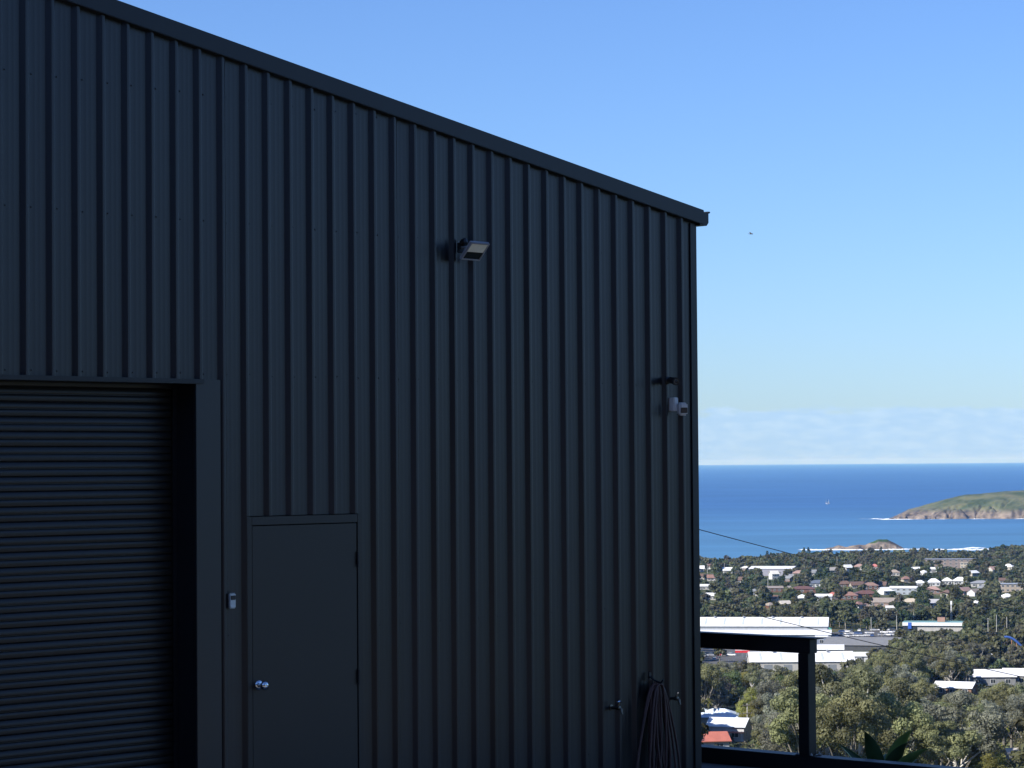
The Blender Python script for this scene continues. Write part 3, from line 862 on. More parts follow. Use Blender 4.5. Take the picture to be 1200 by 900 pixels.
# ------------------------------------------------------------------ buildings and everything else in the town
CLEAR = []          # (px0, px1, py0, py1, distance): patches of the picture that trees in front must not cover
FOOT = []           # (x, y, radius): ground taken by buildings
def facing(p): return math.atan2(-p.x, p.y)        # turn that sets local -Y towards the photographer
def keep(px0, px1, py0, py1, p): CLEAR.append((px0, px1, py0, py1, math.hypot(p.x, p.y)))
MC = {}
def cm(kind, col, rough=0.7):
    key = (kind, tuple(round(c, 3) for c in col))
    if key not in MC:
        MC[key] = mat('%s_%d' % (kind, len(MC)), col, rough, 0, 0.10, 0.5 if kind == 'roof' else 0.8, spec=0.3)
    return MC[key]
WHITE = (0.74, 0.75, 0.76); OFFW = (0.62, 0.60, 0.56); CREAM = (0.55, 0.50, 0.40); BRICK = (0.19, 0.095, 0.065); BROWN = (0.135, 0.088, 0.070)
DRED = (0.135, 0.072, 0.060); CORAL = (0.44, 0.15, 0.11); TERRA = (0.23, 0.135, 0.108); PINK = (0.33, 0.22, 0.19); BEIGE = (0.29, 0.245, 0.205); GREY = (0.21, 0.22, 0.23); BLUEG = (0.11, 0.13, 0.17); DGREY = (0.10, 0.105, 0.11); LILAC = (0.42, 0.42, 0.50); TEAL = (0.08, 0.26, 0.25)
M['pane'] = mat('window_glass', (0.035, 0.042, 0.05), 0.15, 0, 0.2, 1.0, spec=0.6)
def roof_mesh(w, d, h, style, rise, over=0.5, th=0.18):
    """roof over a w x d plan whose walls end at height h; ridge along x"""
    b = MB(); W, Dp = w / 2 + over, d / 2 + over
    if style == 'flat':
        b.box(-W, W, -Dp, Dp, h, h + 0.35); return b
    if style == 'skillion':
        b.prism([(-Dp, h + 0.02), (Dp, h + rise), (Dp, h + rise + th), (-Dp, h + 0.02 + th)], lambda p, q, x: (x, p, q), -W, W); return b
    if style == 'gable':
        b.prism([(-Dp, h - over * rise / (d / 2)), (0, h + rise), (Dp, h - over * rise / (d / 2)), (Dp, h - over * rise / (d / 2) + th), (0, h + rise + th), (-Dp, h - over * rise / (d / 2) + th)],
                lambda p, q, x: (x, p, q), -W, W); return b
    r = max(0.3, W - Dp * 0.95)                                                    # hip
    b.add([(-W, -Dp, h), (W, -Dp, h), (W, Dp, h), (-W, Dp, h), (-W, -Dp, h + th), (W, -Dp, h + th), (W, Dp, h + th), (-W, Dp, h + th), (-r, 0, h + rise + th), (r, 0, h + rise + th)],
          [(3, 2, 1, 0), (0, 1, 5, 4), (1, 2, 6, 5), (2, 3, 7, 6), (3, 0, 4, 7), (4, 5, 9, 8), (5, 6, 9), (6, 7, 8, 9), (7, 4, 8)])
    return b
win_me = {}
def window(parent, x, y, z, w, h, turn=0.0):
    key = (round(w, 1), round(h, 1))
    if key not in win_me:
        b = MB(); b.box(-w / 2, w / 2, -0.05, 0.03, 0, h, 0)
        f = MB(); t = 0.08
        f.box(-w / 2 - t, -w / 2 - 0.001, -0.09, 0.03, -t, h + t); f.box(w / 2 + 0.001, w / 2 + t, -0.09, 0.03, -t, h + t)
        f.box(-w / 2, w / 2, -0.09, 0.03, h + 0.001, h + t); f.box(-w / 2, w / 2, -0.09, 0.03, -t, -0.001); f.box(-0.03, 0.03, -0.08, -0.051, 0.001, h - 0.001)
        win_me[key] = (b.mesh('window', M['pane']), f.mesh('frame', cm('frame', WHITE)))
    o = inst('window', win_me[key][0], parent, (x, y, z), (0, 0, turn))
    inst('frame', win_me[key][1], o)
    return o
def building(name, cat, label, px, py, w, d, h, style, rise, wall, roof, rot=0.0, wins=3, vis=None, group=None, storeys=1, back=0.0, base=None, chimney=False):
    """px, py: where the foot of the front wall stands in the picture"""
    p = hit(px, py) if base is None else base
    f = Vector((p.x, p.y, 0)).normalized()
    p = p + f * (d / 2 + back); p.z = gz(p.x, p.y) - 0.15
    e = empty(name, p, facing(p) + rot)
    tag(e, label, cat, group)
    b = MB(); hh = h
    if style == 'gable':
        pr = [(-d / 2, -1.0), (d / 2, -1.0), (d / 2, hh), (0, hh + rise - 0.02), (-d / 2, hh)]
        b.prism(pr, lambda q, z, x: (x, q, z), -w / 2, w / 2)
    elif style == 'skillion':
        b.prism([(-d / 2, -1.0), (d / 2, -1.0), (d / 2, hh + rise - 0.05), (-d / 2, hh)], lambda q, z, x: (x, q, z), -w / 2, w / 2)
    else: b.box(-w / 2, w / 2, -d / 2, d / 2, -1.0, hh)
    b.build('wall', cm('wall', tuple(c * 0.66 for c in wall)), e)
    ro = roof_mesh(w, d, h, style, rise).build('roof', cm('roof', roof, 0.55), e)
    if chimney: MB().box(-w * 0.28, -w * 0.28 + 0.7, 0.3, 1.0, h + rise * 0.3, h + rise + 1.0).build('chimney', cm('wall', BRICK), ro)
    if wins:
        for st in range(storeys):
            zz = st * (h / storeys) + (h / storeys) * 0.35; wh = min(1.5, h / storeys * 0.42)
            for i in range(wins):
                x = -w / 2 + w * (i + 0.5) / wins
                window(e, x, -d / 2 - 0.001, zz, min(1.8, w / wins * 0.5), wh)
            if d > 6: window(e, w / 2 + 0.001, -d * 0.15, zz, 1.4, wh, R(90))
        if storeys == 1:
            b = MB(); b.box(-0.45, 0.45, -0.04, 0.02, -0.1, 2.1); b.build('door', cm('frame', DGREY), e, loc=(-w / 2 + w * (0.5 + (0.5 if wins % 2 == 0 else 0.0)) / max(1, wins) + 1.6, -d / 2 - 0.001, 0.1))
    FOOT.append((p.x, p.y, 0.62 * max(w, d)))
    if vis is None:
        s_ = F_PX / math.hypot(p.x, p.y); cx, cy = pix((p.x, p.y, p.z + h))
        vis = (cx - w * s_ * 0.5, cx + w * s_ * 0.5, cy - rise * s_ - 1, cy + h * s_ * 0.45)
    keep(*vis, p)
    return e
def house(px, py, wpx, label, roof, wall=OFFW, style='hip', rot=0.0, h=2.9, rise=2.2, dratio=0.7, name='house', cat='house', wins=3, vis=None, **k):
    p = hit(px, py); s_ = math.hypot(p.x, p.y) / F_PX
    w = wpx * s_; d = max(6.5, min(14, w * dratio))
    return building(name, cat, label, px, py, w, d, h, style, rise, wall, roof, rot, wins, vis, base=p, **k)

# --- far strip by the sea and the middle of town
building('sports_hall', 'building', 'long white flat roofed hall with lilac wall before the shore trees', 905, 675, 36, 24, 6.0, 'skillion', 1.2, LILAC, WHITE, R(-6), 5, (880, 931, 662, 673))
house(853, 672, 11, 'small white roofed house left of the long white hall', WHITE, style='gable')
house(820, 670, 10, 'white roofed house by the shed corner near the shore', WHITE, style='gable')
house(825, 691, 15, 'bright white roofed house against the shed corner mid town', WHITE, style='skillion', rise=1.2, h=2.5)
house(856, 698, 13, 'pale grey gabled house peeping from trees left of centre', GREY, WHITE, 'gable', R(60))
building('school_block', 'building', 'long low block with grey roof and red brick wall among trees', 910, 694, 20, 9, 3.0, 'skillion', 1.0, BRICK, BEIGE, R(4), 6, (895, 926, 687, 694))
house(941, 695, 32, 'long dark red roofed house right of the grey roofed block', DRED, BRICK, 'hip', R(-5), rise=1.8)
house(936, 676, 14, 'pink beige roofed house right of the long white hall', PINK, style='hip')
house(952, 675, 9, 'small grey roofed house two roofs right of the white hall', GREY, style='gable')
house(907, 679, 9, 'white walled two storey house below the long white hall', OFFW, WHITE, 'gable', R(25), h=4.6, storeys=2)
house(958, 688, 20, 'dark blue grey roofed house with white wall mid town', BLUEG, WHITE, 'hip')
house(965, 704, 19, 'white skillion roofed house above the grove', WHITE, WHITE, 'skillion', rise=1.2)
house(976, 703, 9, 'salmon roofed little house beside the white skillion roof', CORAL, PINK, 'hip', R(20))
house(990, 689, 16, 'brown hipped house, left of the brown row mid town', BROWN, BRICK)
house(1004, 690, 15, 'brown gabled house, second of the brown row mid town', BROWN, CREAM, 'gable', R(15))
house(1020, 691, 18, 'brown tiled wide house, third of the brown row mid town', (0.23, 0.15, 0.12), BRICK)
house(1033, 690, 12, 'brown roofed house with cream wall, right of the brown row', BROWN, CREAM, 'gable', R(-15))
house(995, 703, 20, 'reddish brown hipped house in the lower row of roofs', TERRA, BRICK)
house(1015, 701, 28, 'dark red long roofed house in the lower row of roofs', DRED, BRICK, 'hip', R(3))
house(993, 671, 10, 'white two storey house left of the pink roofs', WHITE, WHITE, 'gable', R(40), h=4.4, storeys=2)
house(1007, 668, 12, 'pink roofed house, left of the pink pair', PINK, OFFW)
house(1025, 668, 10, 'coral red roofed house, right of the pink roof near the shore', (0.46, 0.17, 0.15), OFFW)
house(1074, 671, 10, 'white tilted roof left of the far apartments', WHITE, WHITE, 'skillion', R(20), rise=1.6)
house(1095, 671, 12, 'white roof below the far apartments', WHITE, WHITE, 'skillion', rise=1.4)
building('apartment_block', 'building', 'grey brown apartment block with white stair tower near the shore', 1114, 666, 44, 12, 8.0, 'flat', 0.3, (0.33, 0.27, 0.25), (0.25, 0.26, 0.30), 0, 9, (1092, 1138, 655, 663), storeys=3)
house(1131, 666, 11, 'cream block standing against the grey brown apartments', CREAM, (0.66, 0.58, 0.46), 'flat', h=5.0, rise=0.3, storeys=2)
house(1078, 688, 13, 'white hipped pavilion, first of the four white roofs from the left', WHITE, WHITE, rise=2.0)
house(1094, 687, 15, 'white hipped pavilion, second of the four white roofs', WHITE, WHITE, rise=2.6)
house(1110, 685, 11, 'white hipped pavilion, third of the four white roofs', WHITE, WHITE, rise=2.2)
house(1125, 685, 15, 'white hipped pavilion, rightmost of the four white roofs', WHITE, WHITE, rise=2.6)
house(1040, 697, 19, 'white gabled house at the left end of the pale blue flats', WHITE, WHITE, 'gable', R(35))
building('flats', 'building', 'long pale blue white flats left of the leafy garden', 1060, 697, 20, 9, 4.5, 'skillion', 1.0, (0.50, 0.56, 0.62), WHITE, R(-4), 5, (1046, 1072, 688, 695), storeys=2)
house(1093, 696, 17, 'pink beige roofed house below the white pavilions', PINK, PINK, 'hip')
house(1130, 697, 14, 'pinkish gabled house, left of the pink gabled pair', PINK, (0.50, 0.34, 0.30), 'gable', R(50))
house(1141, 699, 11, 'white gabled house, right of the pink gabled pair', BEIGE, WHITE, 'gable', R(55))
house(1152, 694, 12, 'cream house between the pink gables and the beige apartments', GREY, CREAM, 'hip')
house(1149, 688, 22, 'long grey roofed house behind the cream house', (0.24, 0.25, 0.27), OFFW, 'hip', rise=1.8)
building('apartment_block', 'building', 'beige two storey apartments with dark windows at the right edge', 1186, 694, 30, 11, 5.8, 'flat', 0.3, (0.50, 0.42, 0.34), (0.30, 0.33, 0.38), R(4), 9, (1168, 1204, 684, 692), storeys=2)
house(1035, 711, 38, 'wide beige roofed house in front of the dark red row', BEIGE, (0.40, 0.30, 0.25), 'gable', R(-6), rise=2.4)
house(1067, 711, 20, 'beige roofed house right of the widest beige roof', (0.44, 0.38, 0.30), CREAM, 'hip')
house(1045, 718, 13, 'white walled house under the beige roofs among trees', OFFW, WHITE, 'skillion', rise=1.0)
house(1092, 712, 16, 'pale house half hidden under trees right of the beige roofs', (0.36, 0.36, 0.38), WHITE, 'gable')
for i, (hx, hy, hw_, rc, lb_) in enumerate([(868, 684, 12, BROWN, 'brown roofed house below the small white roofed house'), (884, 699, 11, GREY, 'grey roofed house low among trees left of the long block'), (940, 706, 12, WHITE, 'white roofed house at the foot of the dark red roof'),
        (1165, 671, 12, PINK, 'pink roofed house right of the far apartments'), (1182, 668, 11, WHITE, 'white roofed house far right under the headland trees'), (1048, 675, 12, BEIGE, 'beige roofed house between the coral roof and white tilted roof'),
        (975, 672, 12, (0.3, 0.28, 0.26), 'weathered roof house left of the white two storey house'), (1180, 705, 14, WHITE, 'white roofed house below the beige apartments at right'), (1110, 700, 12, BROWN, 'brown roofed house behind the tall grove tree'), (835, 681, 12, TERRA, 'terracotta roofed house near the shed corner mid town'),
        (1062, 683, 10, TERRA, 'terracotta roofed house left of the white pavilions')]):
    house(hx, hy, hw_, lb_, rc, OFFW if i % 2 else CREAM, 'hip' if i % 3 else 'gable', R(20 * (i % 4) - 20))

xr = random.Random(14); extra = []
for _ in range(400):
    if len(extra) >= 13: break
    px, py = xr.uniform(822, 1215), xr.uniform(667, 716)
    p = hit(px, py)
    if any((p.x - fx) ** 2 + (p.y - fy) ** 2 < (fr + 12) ** 2 for fx, fy, fr in FOOT): continue
    if any(x0 - 4 < px < x1 + 4 and y0 - 3 < py - 4 < y1 + 4 for x0, x1, y0, y1, _d in CLEAR): continue
    nm_, rc = xr.choice([('white', WHITE), ('white', WHITE), ('white', WHITE), ('grey', GREY), ('brown', BROWN), ('terracotta', TERRA), ('beige', BEIGE), ('pale cream', (0.52, 0.48, 0.42))])
    e = house(px, py, xr.uniform(8, 14), None, rc, xr.choice([OFFW, CREAM, WHITE, BRICK]), xr.choice(['hip', 'gable', 'gable', 'skillion']), R(xr.uniform(-50, 50)), rise=1.7, group='small houses scattered through the town')
    extra.append((e, 'small %s roofed house %s' % (nm_, 'in the far rows near the shore' if py < 682 else ('midway through the town trees' if py < 699 else 'at the near edge of the town'))))
_hp = {e.name: ph for e, ph in extra}
# --- warehouse and yard in the middle distance
wp = hit(885, 749)
building('warehouse', 'warehouse', 'very large white gabled warehouse behind the balustrade rail', 872, 748, 86, 30, 6.5, 'gable', 3.6, (0.55, 0.58, 0.63), WHITE, R(-3), 0, (818, 962, 725, 744), base=None)
building('warehouse_annex', 'warehouse', 'long white skillion annex in front of the largest warehouse', 895, 753, 66, 12, 4.0, 'skillion', 1.6, (0.50, 0.53, 0.57), WHITE, R(-2), 6, (818, 962, 738, 747))
house(963, 757, 13, 'blue grey walled loading bay at the right end of the annex', WHITE, (0.28, 0.33, 0.42), 'flat', h=4.4, rise=0.3, name='loading_bay', cat='building', wins=1, dratio=0.9)
house(964, 744, 19, 'green roofed canopy behind the loading bay', (0.10, 0.30, 0.22), WHITE, 'hip', h=3.0, rise=1.6, name='canopy', cat='building', wins=0, vis=(955, 975, 736, 744))
building('workshop', 'building', 'long grey skillion roofed workshop by the car park', 1010, 763, 34, 17, 2.8, 'skillion', 2.6, DGREY, (0.20, 0.20, 0.195), R(-8), 0, (974, 1046, 747, 759))
building('factory', 'building', 'white low gabled factory seen past the balustrade post', 938, 787, 42, 22, 4.5, 'gable', 3.2, OFFW, WHITE, R(5), 0, (888, 984, 766, 779))
house(972, 770, 32, 'white flat roofed store with dark opening behind the factory', WHITE, (0.30, 0.34, 0.36), 'skillion', rise=1.6, h=3.4, name='store', cat='building', wins=2, vis=(955, 988, 759, 768))
house(1007, 776, 20, 'narrow white roof among trees below the workshop', WHITE, WHITE, 'skillion', rise=1.3, h=2.6, name='shed_roof', cat='building', wins=1)
def roof_fittings(e, w, d, h, rise, n, vents, side=-1):
    # skylight strips and turbine vents standing on the slope that faces the photographer
    ang = math.atan2(rise, d / 2)
    for i in range(n):
        x = -w / 2 + w * (i + 0.5) / n
        MB().box(x - 0.45, x + 0.45, -d * 0.19, d * 0.19, 0.215, 0.27).build('skylight', cm('skylight', (0.52, 0.56, 0.58), 0.3), e, loc=(0, -d * 0.25, h + rise * 0.5), rot=(ang, 0, 0))
    for i in range(vents):
        x = -w / 2 + w * (i + 0.9) / (vents + 0.8)
        MB().lathe([(0, 0.35), (0.35, 0.35), (0.45, 0.6), (0.9, 0.62), (1.15, 0.25)], (x, -1.4, h + rise - 0.30), (0, 0, 1), 12).build('roof_vent', M['galv'], e, smooth=True)
roof_fittings(bpy.data.objects['warehouse'], 86, 30, 6.5, 3.6, 9, 5)
roof_fittings(bpy.data.objects['factory'], 42, 22, 4.5, 3.2, 5, 3)
for nm_, x_, w_ in (('warehouse', 43.05, 8.0),):
    MB().box(x_, x_ + 0.08, -9, -4, 0.2, 4.6).build('roller_door', cm('frame', (0.10, 0.16, 0.28)), bpy.data.objects[nm_])
for x_ in (-14, -6, 3, 12):
    MB().box(x_ - 1.7, x_ + 1.7, -11.06, -11.0, 0.1, 3.3).build('roller_door', cm('frame', (0.20, 0.22, 0.24)), bpy.data.objects['factory'])
# red signs on posts and lorries in the yard
def red_sign(px, py, label):
    p = hit(px, py); e = empty('yard_sign', p, facing(p)); tag(e, label, 'sign', 'red signs in the yard')
    MB().box(-1.7, 1.7, -0.08, 0.08, 2.2, 4.6).build('panel', cm('sign', (0.55, 0.03, 0.035)), e)
    for x in (-1.3, 1.3): MB().box(x - 0.07, x + 0.07, 0.081, 0.2, -0.2, 4.4).build('post', M['galv'], e)
    MB().box(-1.75, 1.75, -0.1, -0.081, 3.25, 3.5).build('stripe', cm('sign', WHITE), e)
    keep(px - 5, px + 5, py - 8, py, p)
red_sign(866, 771, 'red yard sign below the rail, left of the pair')
red_sign(874, 771, 'red yard sign below the rail, right of the pair')
# service building with blue sign and mast
sv = building('service_station', 'building', 'low white fronted service building with blue end sign and brick box', 1094, 740, 31, 14, 4.6, 'flat', 0.3, (0.58, 0.56, 0.54), (0.16, 0.30, 0.30), R(-3), 0, (1060, 1128, 726, 738))
MB().box(-15.9, 15.9, -7.9, -7.55, 3.2, 4.9).build('fascia', cm('wall', WHITE), sv)
MB().box(-15.6, -8.5, -7.4, -7.05, 0.2, 3.15).build('shopfront', M['pane'], sv)
MB().box(-13.0, -11.2, -8.1, -7.91, 1.6, 4.85).build('blue_sign', cm('sign', (0.03, 0.10, 0.42)), sv)
MB().box(2.2, 6.2, -2, 2, 4.95, 7.2).build('brick_box', cm('wall', (0.34, 0.20, 0.15)), sv)
p = hit(1115, 735); e = empty('radio_mast', p, facing(p)); tag(e, 'white lattice mast behind the service building', 'mast')
MB().tube([(-0.5, 0, -0.3), (-0.15, 0, 13.5)], 0.12, 6).build('pole', cm('frame', WHITE), e); MB().tube([(0.5, 0, -0.3), (0.15, 0, 13.5)], 0.12, 6).build('pole', cm('frame', WHITE), e)
b = MB()
for i in range(9): b.tube([(-0.48 + 0.036 * i, 0, 0.5 + 1.4 * i), (0.48 - 0.04 * i, 0, 1.6 + 1.4 * i)], 0.06, 4)
b.build('brace', cm('frame', WHITE), e); MB().box(-0.5, 0.5, -0.25, 0.25, 12.2, 14.2).build('antenna', cm('frame', WHITE), e)
keep(1112, 1118, 706, 732, p)
# lower right roofs
building('workshop', 'building', 'white roofed workshop with rooftop box in the right hand clearing', 1161, 804, 17, 13, 3.8, 'gable', 2.2, (0.34, 0.35, 0.37), (0.70, 0.71, 0.74), R(8), 3, (1141, 1180, 787, 801))
building('workshop', 'building', 'white roofed workshop at the right picture edge', 1198, 803, 14, 12, 3.8, 'gable', 2.2, (0.34, 0.35, 0.37), (0.70, 0.71, 0.74), R(-4), 3, (1182, 1205, 787, 800))
p = hit(1158, 790); e = empty('cool_room_box', p + Vector((0, 4, 5.6)), facing(p)); tag(e, 'white refrigeration box behind the clearing workshop roof', 'box')
MB().box(-3.4, 3.4, -1.5, 1.5, -5.8, 2.2).build('casing', cm('wall', WHITE), e, bevel=0.05); MB().box(-0.9, 0.9, -1.56, -1.51, 0.4, 1.7).build('grille', cm('frame', GREY), e)
house(1120, 814, 44, 'long white roofed house with brown wall among the slope trees', WHITE, (0.33, 0.19, 0.12), 'gable', R(-14), rise=1.6, h=2.6, vis=(1096, 1146, 802, 811))
# blue arched water slide in the trees
p = hit(1184, 770); e = empty('water_slide', p, facing(p)); tag(e, 'blue arched tube on orange posts among the right hand trees', 'slide')
arch = [(-5.5 + 11 * t, 0, 2.0 + 6.8 * math.sin(math.pi * (0.28 + 0.62 * t))) for t in [i / 16 for i in range(17)]]
MB().tube(arch, 0.55, 10).build('tube', cm('paint', (0.035, 0.09, 0.30)), e, smooth=True)
for t in (3, 6, 9, 12): MB().tube([(arch[t][0], 0.1, -0.5), (arch[t][0], 0.05, arch[t][2] - 0.7)], 0.2, 7).build('post', cm('paint', (0.36, 0.19, 0.12)), e, smooth=True)
keep(1180, 1198, 748, 753, p)
# near houses seen below the rail
building('house', 'house', 'blue white roofed house, uppermost of three by the shed corner', 836, 853, 15, 9, 3.0, 'hip', 2.0, CREAM, (0.62, 0.70, 0.80), R(-10), 3, (819, 853, 842, 850))
nh = building('house', 'house', 'white roofed house with red verandah edge above the low coral roof', 855, 869, 9.5, 8, 4.2, 'gable', 1.7, WHITE, (0.66, 0.70, 0.74), R(-14), 2, (836, 873, 847, 866))
MB().box(-5.1, 5.1, -6.6, -4.55, 2.75, 2.95).build('verandah_roof', cm('roof', CORAL), nh)
for x in (-4.8, -1.6, 1.6, 4.8): MB().box(x - 0.07, x + 0.07, -6.4, -6.26, -0.8, 2.74).build('verandah_post', cm('frame', WHITE), nh)
building('house', 'house', 'low coral tiled house with white gable at the shed corner', 828, 880, 9.5, 7.5, 2.7, 'gable', 1.7, WHITE, CORAL, R(14), 2, (819, 848, 863, 874))
building('house', 'house', 'tiny white roofed hut at the lower right edge of the slope', 1187, 893, 2.6, 3, 2.1, 'gable', 0.7, WHITE, (0.6, 0.56, 0.52), R(20), 0, (1184, 1189, 886, 889))

# --- car park and cars
cpk = mat('asphalt', (0.10, 0.10, 0.10), 0.9, 0, 0.2, 0.2, spec=0.2)
def patch(name, quad, label, up=0.12):
    b = MB(); pts = [hit(*q) for q in quad]; n = 6; vs = []
    for i in range(n + 1):
        for j in range(n + 1):
            s_, t = i / n, j / n
            q = pts[0] * (1 - s_) * (1 - t) + pts[1] * s_ * (1 - t) + pts[2] * s_ * t + pts[3] * (1 - s_) * t
            vs.append((q.x, q.y, gz(q.x, q.y) + up))
    b.add(vs, [(i * (n + 1) + j, (i + 1) * (n + 1) + j, (i + 1) * (n + 1) + j + 1, i * (n + 1) + j + 1) for i in range(n) for j in range(n)])
    tag(b.build(name, cpk), label, kind='structure')
patch('car_park', [(968, 758), (1058, 748), (1056, 738), (975, 741)], 'asphalt car park beside the warehouse')
patch('yard', [(815, 786), (905, 786), (960, 757), (815, 757)], 'sealed yard in front of the warehouse')
keep(985, 1052, 737, 748, hit(1010, 750)); keep(822, 905, 766, 775, hit(860, 778))
def car_meshes(col, i):
    b = MB()
    body = [(-2.1, 0.35), (2.1, 0.35), (2.15, 0.75), (1.9, 0.95), (0.95, 1.02), (-1.9, 1.05), (-2.15, 0.9)]
    b.prism(body, lambda x, z, y: (x, y, z), -0.86, 0.86)
    paint = mat('car_paint_%d' % i, col, 0.3, 0, 0.05, 1.0, coat=0.5)
    cab = MB(); cab.prism([(-1.75, 1.06), (1.0, 1.03), (0.35, 1.46), (-1.35, 1.48)], lambda x, z, y: (x, y * (1 if z < 1.2 else 0.84), z), -0.80, 0.80)
    rf = MB(); rf.box(-1.32, 0.33, -0.67, 0.67, 1.481, 1.51)
    wh = MB(); wh.lathe([(-0.1, 0.30), (0.1, 0.30)], (0, 0, 0), (0, 1, 0), 12)
    rim = MB(); rim.lathe([(-0.115, 0.17), (0.115, 0.17)], (0, 0, 0), (0, 1, 0), 10)
    return (b.mesh('body', paint, bevel=0.06), cab.mesh('glasshouse', M['pane']), rf.mesh('roof_panel', paint), wh.mesh('wheel', M['blackplastic']), rim.mesh('rim', M['galv']))
CARS = [('white', car_meshes((0.72, 0.72, 0.72), 0)), ('silver', car_meshes((0.42, 0.43, 0.45), 1)), ('blue', car_meshes((0.05, 0.10, 0.25), 2)), ('red', car_meshes((0.36, 0.03, 0.03), 3)), ('dark grey', car_meshes((0.06, 0.065, 0.07), 4))]
crng = random.Random(21)
def add_car(px, py, ci, where, group):
    p = hit(px, py); p.z += 0.125
    FOOT.append((p.x, p.y, 5))
    e = empty('parked_car', p, facing(p) + crng.choice([0, 0.2, R(90), R(80), -0.3]))
    nm, me = CARS[ci]
    e['tone'] = nm
    tag(e, None, 'car', group); e['where'] = where
    inst('body', me[0], e); inst('glasshouse', me[1], e); inst('roof_panel', me[2], e)
    for x in (-1.3, 1.3):
        for y in (-0.8, 0.8):
            w = inst('wheel', me[3], e, (x, y, 0.30)); inst('rim', me[4], w)
    return e
cars = []
def car_rows(rows, where, group):
    for (x0, x1, y0, y1, n) in rows:
        for i in range(n):
            t = (i + 0.5) / n
            if crng.random() < 0.14: continue
            cars.append(add_car(x0 + (x1 - x0) * t + crng.uniform(-1.2, 1.2), y0 + (y1 - y0) * t + crng.uniform(-.3, .3), crng.choice([0, 0, 0, 0, 0, 1, 1, 2, 3, 4]), where, group))
car_rows([(984, 1054, 741.5, 739.0, 13), (986, 1054, 744.5, 741.8, 13), (982, 1050, 747.5, 745, 11), (978, 1000, 750, 749, 3)], 'in the car park right of the warehouse', 'cars in the car park')
car_rows([(822, 862, 770, 769, 5), (880, 912, 771, 770, 4), (824, 858, 775, 774, 4), (884, 900, 776, 775.5, 2)], 'in the yard below the balustrade rail', 'cars in the yard')
def nth(i): return 'leftmost' if i == 0 else '%d%s from left' % (i + 1, {2: 'nd', 3: 'rd'}.get((i + 1) % 10 if not 10 < i + 1 < 14 else 0, 'th' if (i + 1) % 10 != 1 or i + 1 == 11 else 'st'))
def rank_labels(objs, phrase):
    """number things of one look and place from left to right as the picture shows them"""
    by = {}
    for o in objs: by.setdefault(phrase(o), []).append(o)
    for ph, L in by.items():
        L.sort(key=lambda o: pix(o.location)[0])
        for i, o in enumerate(L):
            if len(L) == 1: o['label'] = ph
            else: o['label'] = '%s, %s' % (ph, nth(i))
rank_labels([e for e, _ in extra], lambda o: _hp[o.name])
rank_labels(cars, lambda o: '%s car parked %s' % (o['tone'], o['where']))
for o in cars: del o['tone']; del o['where']

# --- poles and wires
M['pole'] = mat('timber_pole', (0.20, 0.17, 0.14), 0.85, 0, 0.25, 1.5)
M['palepole'] = mat('concrete_pole', (0.46, 0.45, 0.42), 0.8, 0, 0.15, 1.5)
M['wire'] = mat('wire', (0.03, 0.03, 0.032), 0.6)
def pole(p, h, label, arms=1, m='palepole', rot=0.3, group='power poles', r=0.17):
    e = empty('power_pole', p, facing(p) + rot); tag(e, label, 'pole', group)
    MB().tube([(0, 0, -0.5), (0, 0, h)], [r, r * 0.7], 9).build('shaft', M[m], e, smooth=True)
    for i in range(arms):
        z = h - 0.5 - 2.1 * i
        MB().box(-1.25, 1.25, -0.22, -0.13, z - 0.07, z + 0.07).build('crossarm', M['pole'], e)
        for x in (-1.1, -0.4, 0.4, 1.1):
            MB().lathe([(0, 0.04), (0.06, 0.07), (0.10, 0.05), (0.16, 0.06), (0.2, 0.02)], (x, -0.175, z + 0.071), (0, 0, 1), 8).build('insulator', M['galv'], e, smooth=True)
    return e
def pole_px(px, ytop, ybase, label, arms=1, m='palepole'):
    p = hit(px, ybase); d = math.hypot(p.x, p.y)
    ztop = CAM.z - d * (ytop - pix((p.x, p.y, CAM.z))[1]) / F_PX
    keep(px - 4, px + 4, ytop, ybase - 0.25 * (ybase - ytop), p)
    pole(p, ztop - p.z, label, arms, m)
    return p, ztop
pn, ztn = pole_px(876, 822, 862, 'pale power pole with two crossarms beside the red verandah house', 2)
pole_px(829, 660, 672, 'pole near the shed corner before the shore trees, left of two', 0)
pole_px(849, 659, 672, 'pole near the shed corner before the shore trees, right of two', 0)
pole_px(900, 676, 692, 'pole in front of the long white hall', 0)
pole_px(1021, 721, 741, 'pole at the left end of the car park tree line', 0)
pole_px(1051, 719, 742, 'pole left of the service building', 0)
pole_px(1071, 715, 736, 'pole behind the left end of the service building', 0)
pole_px(1158, 721, 745, 'pole with crossarm right of the service building', 1)
pole_px(1168, 717, 745, 'tall pole right of the crossarm pole', 0)
pole_px(1180, 719, 742, 'rightmost pole of the three right of the service building', 0)
pole_px(981, 651, 664, 'thin pole standing against the shore trees', 0)
def span(p0, p1, sag, r=0.018, n=28):
    p0, p1 = Vector(p0), Vector(p1)
    return [p0.lerp(p1, i / n) - Vector((0, 0, sag * 4 * (i / n) * (1 - i / n))) for i in range(n + 1)]
def ray_at(px, py, d):
    r = ray(px, py); return CAM + r * (d / math.hypot(r.x, r.y))
WA0, WA1 = ray_at(690, 585, 80), ray_at(1310, 742, 92)
WB0, WB1 = ray_at(690, 671, 80), ray_at(1310, 817, 92)
for nm, a, b_, sg, lb_ in (('overhead_wire', WA0, WA1, 0.12, 'upper dark wire slanting down across the sea'), ('overhead_wire', WB0, WB1, 0.12, 'lower dark wire slanting down across the warehouse roof')):
    tag(MB().tube(span(a, b_, sg), 0.013, 6).build(nm, M['wire'], smooth=True), lb_, 'wire', 'wires slanting past the shed')
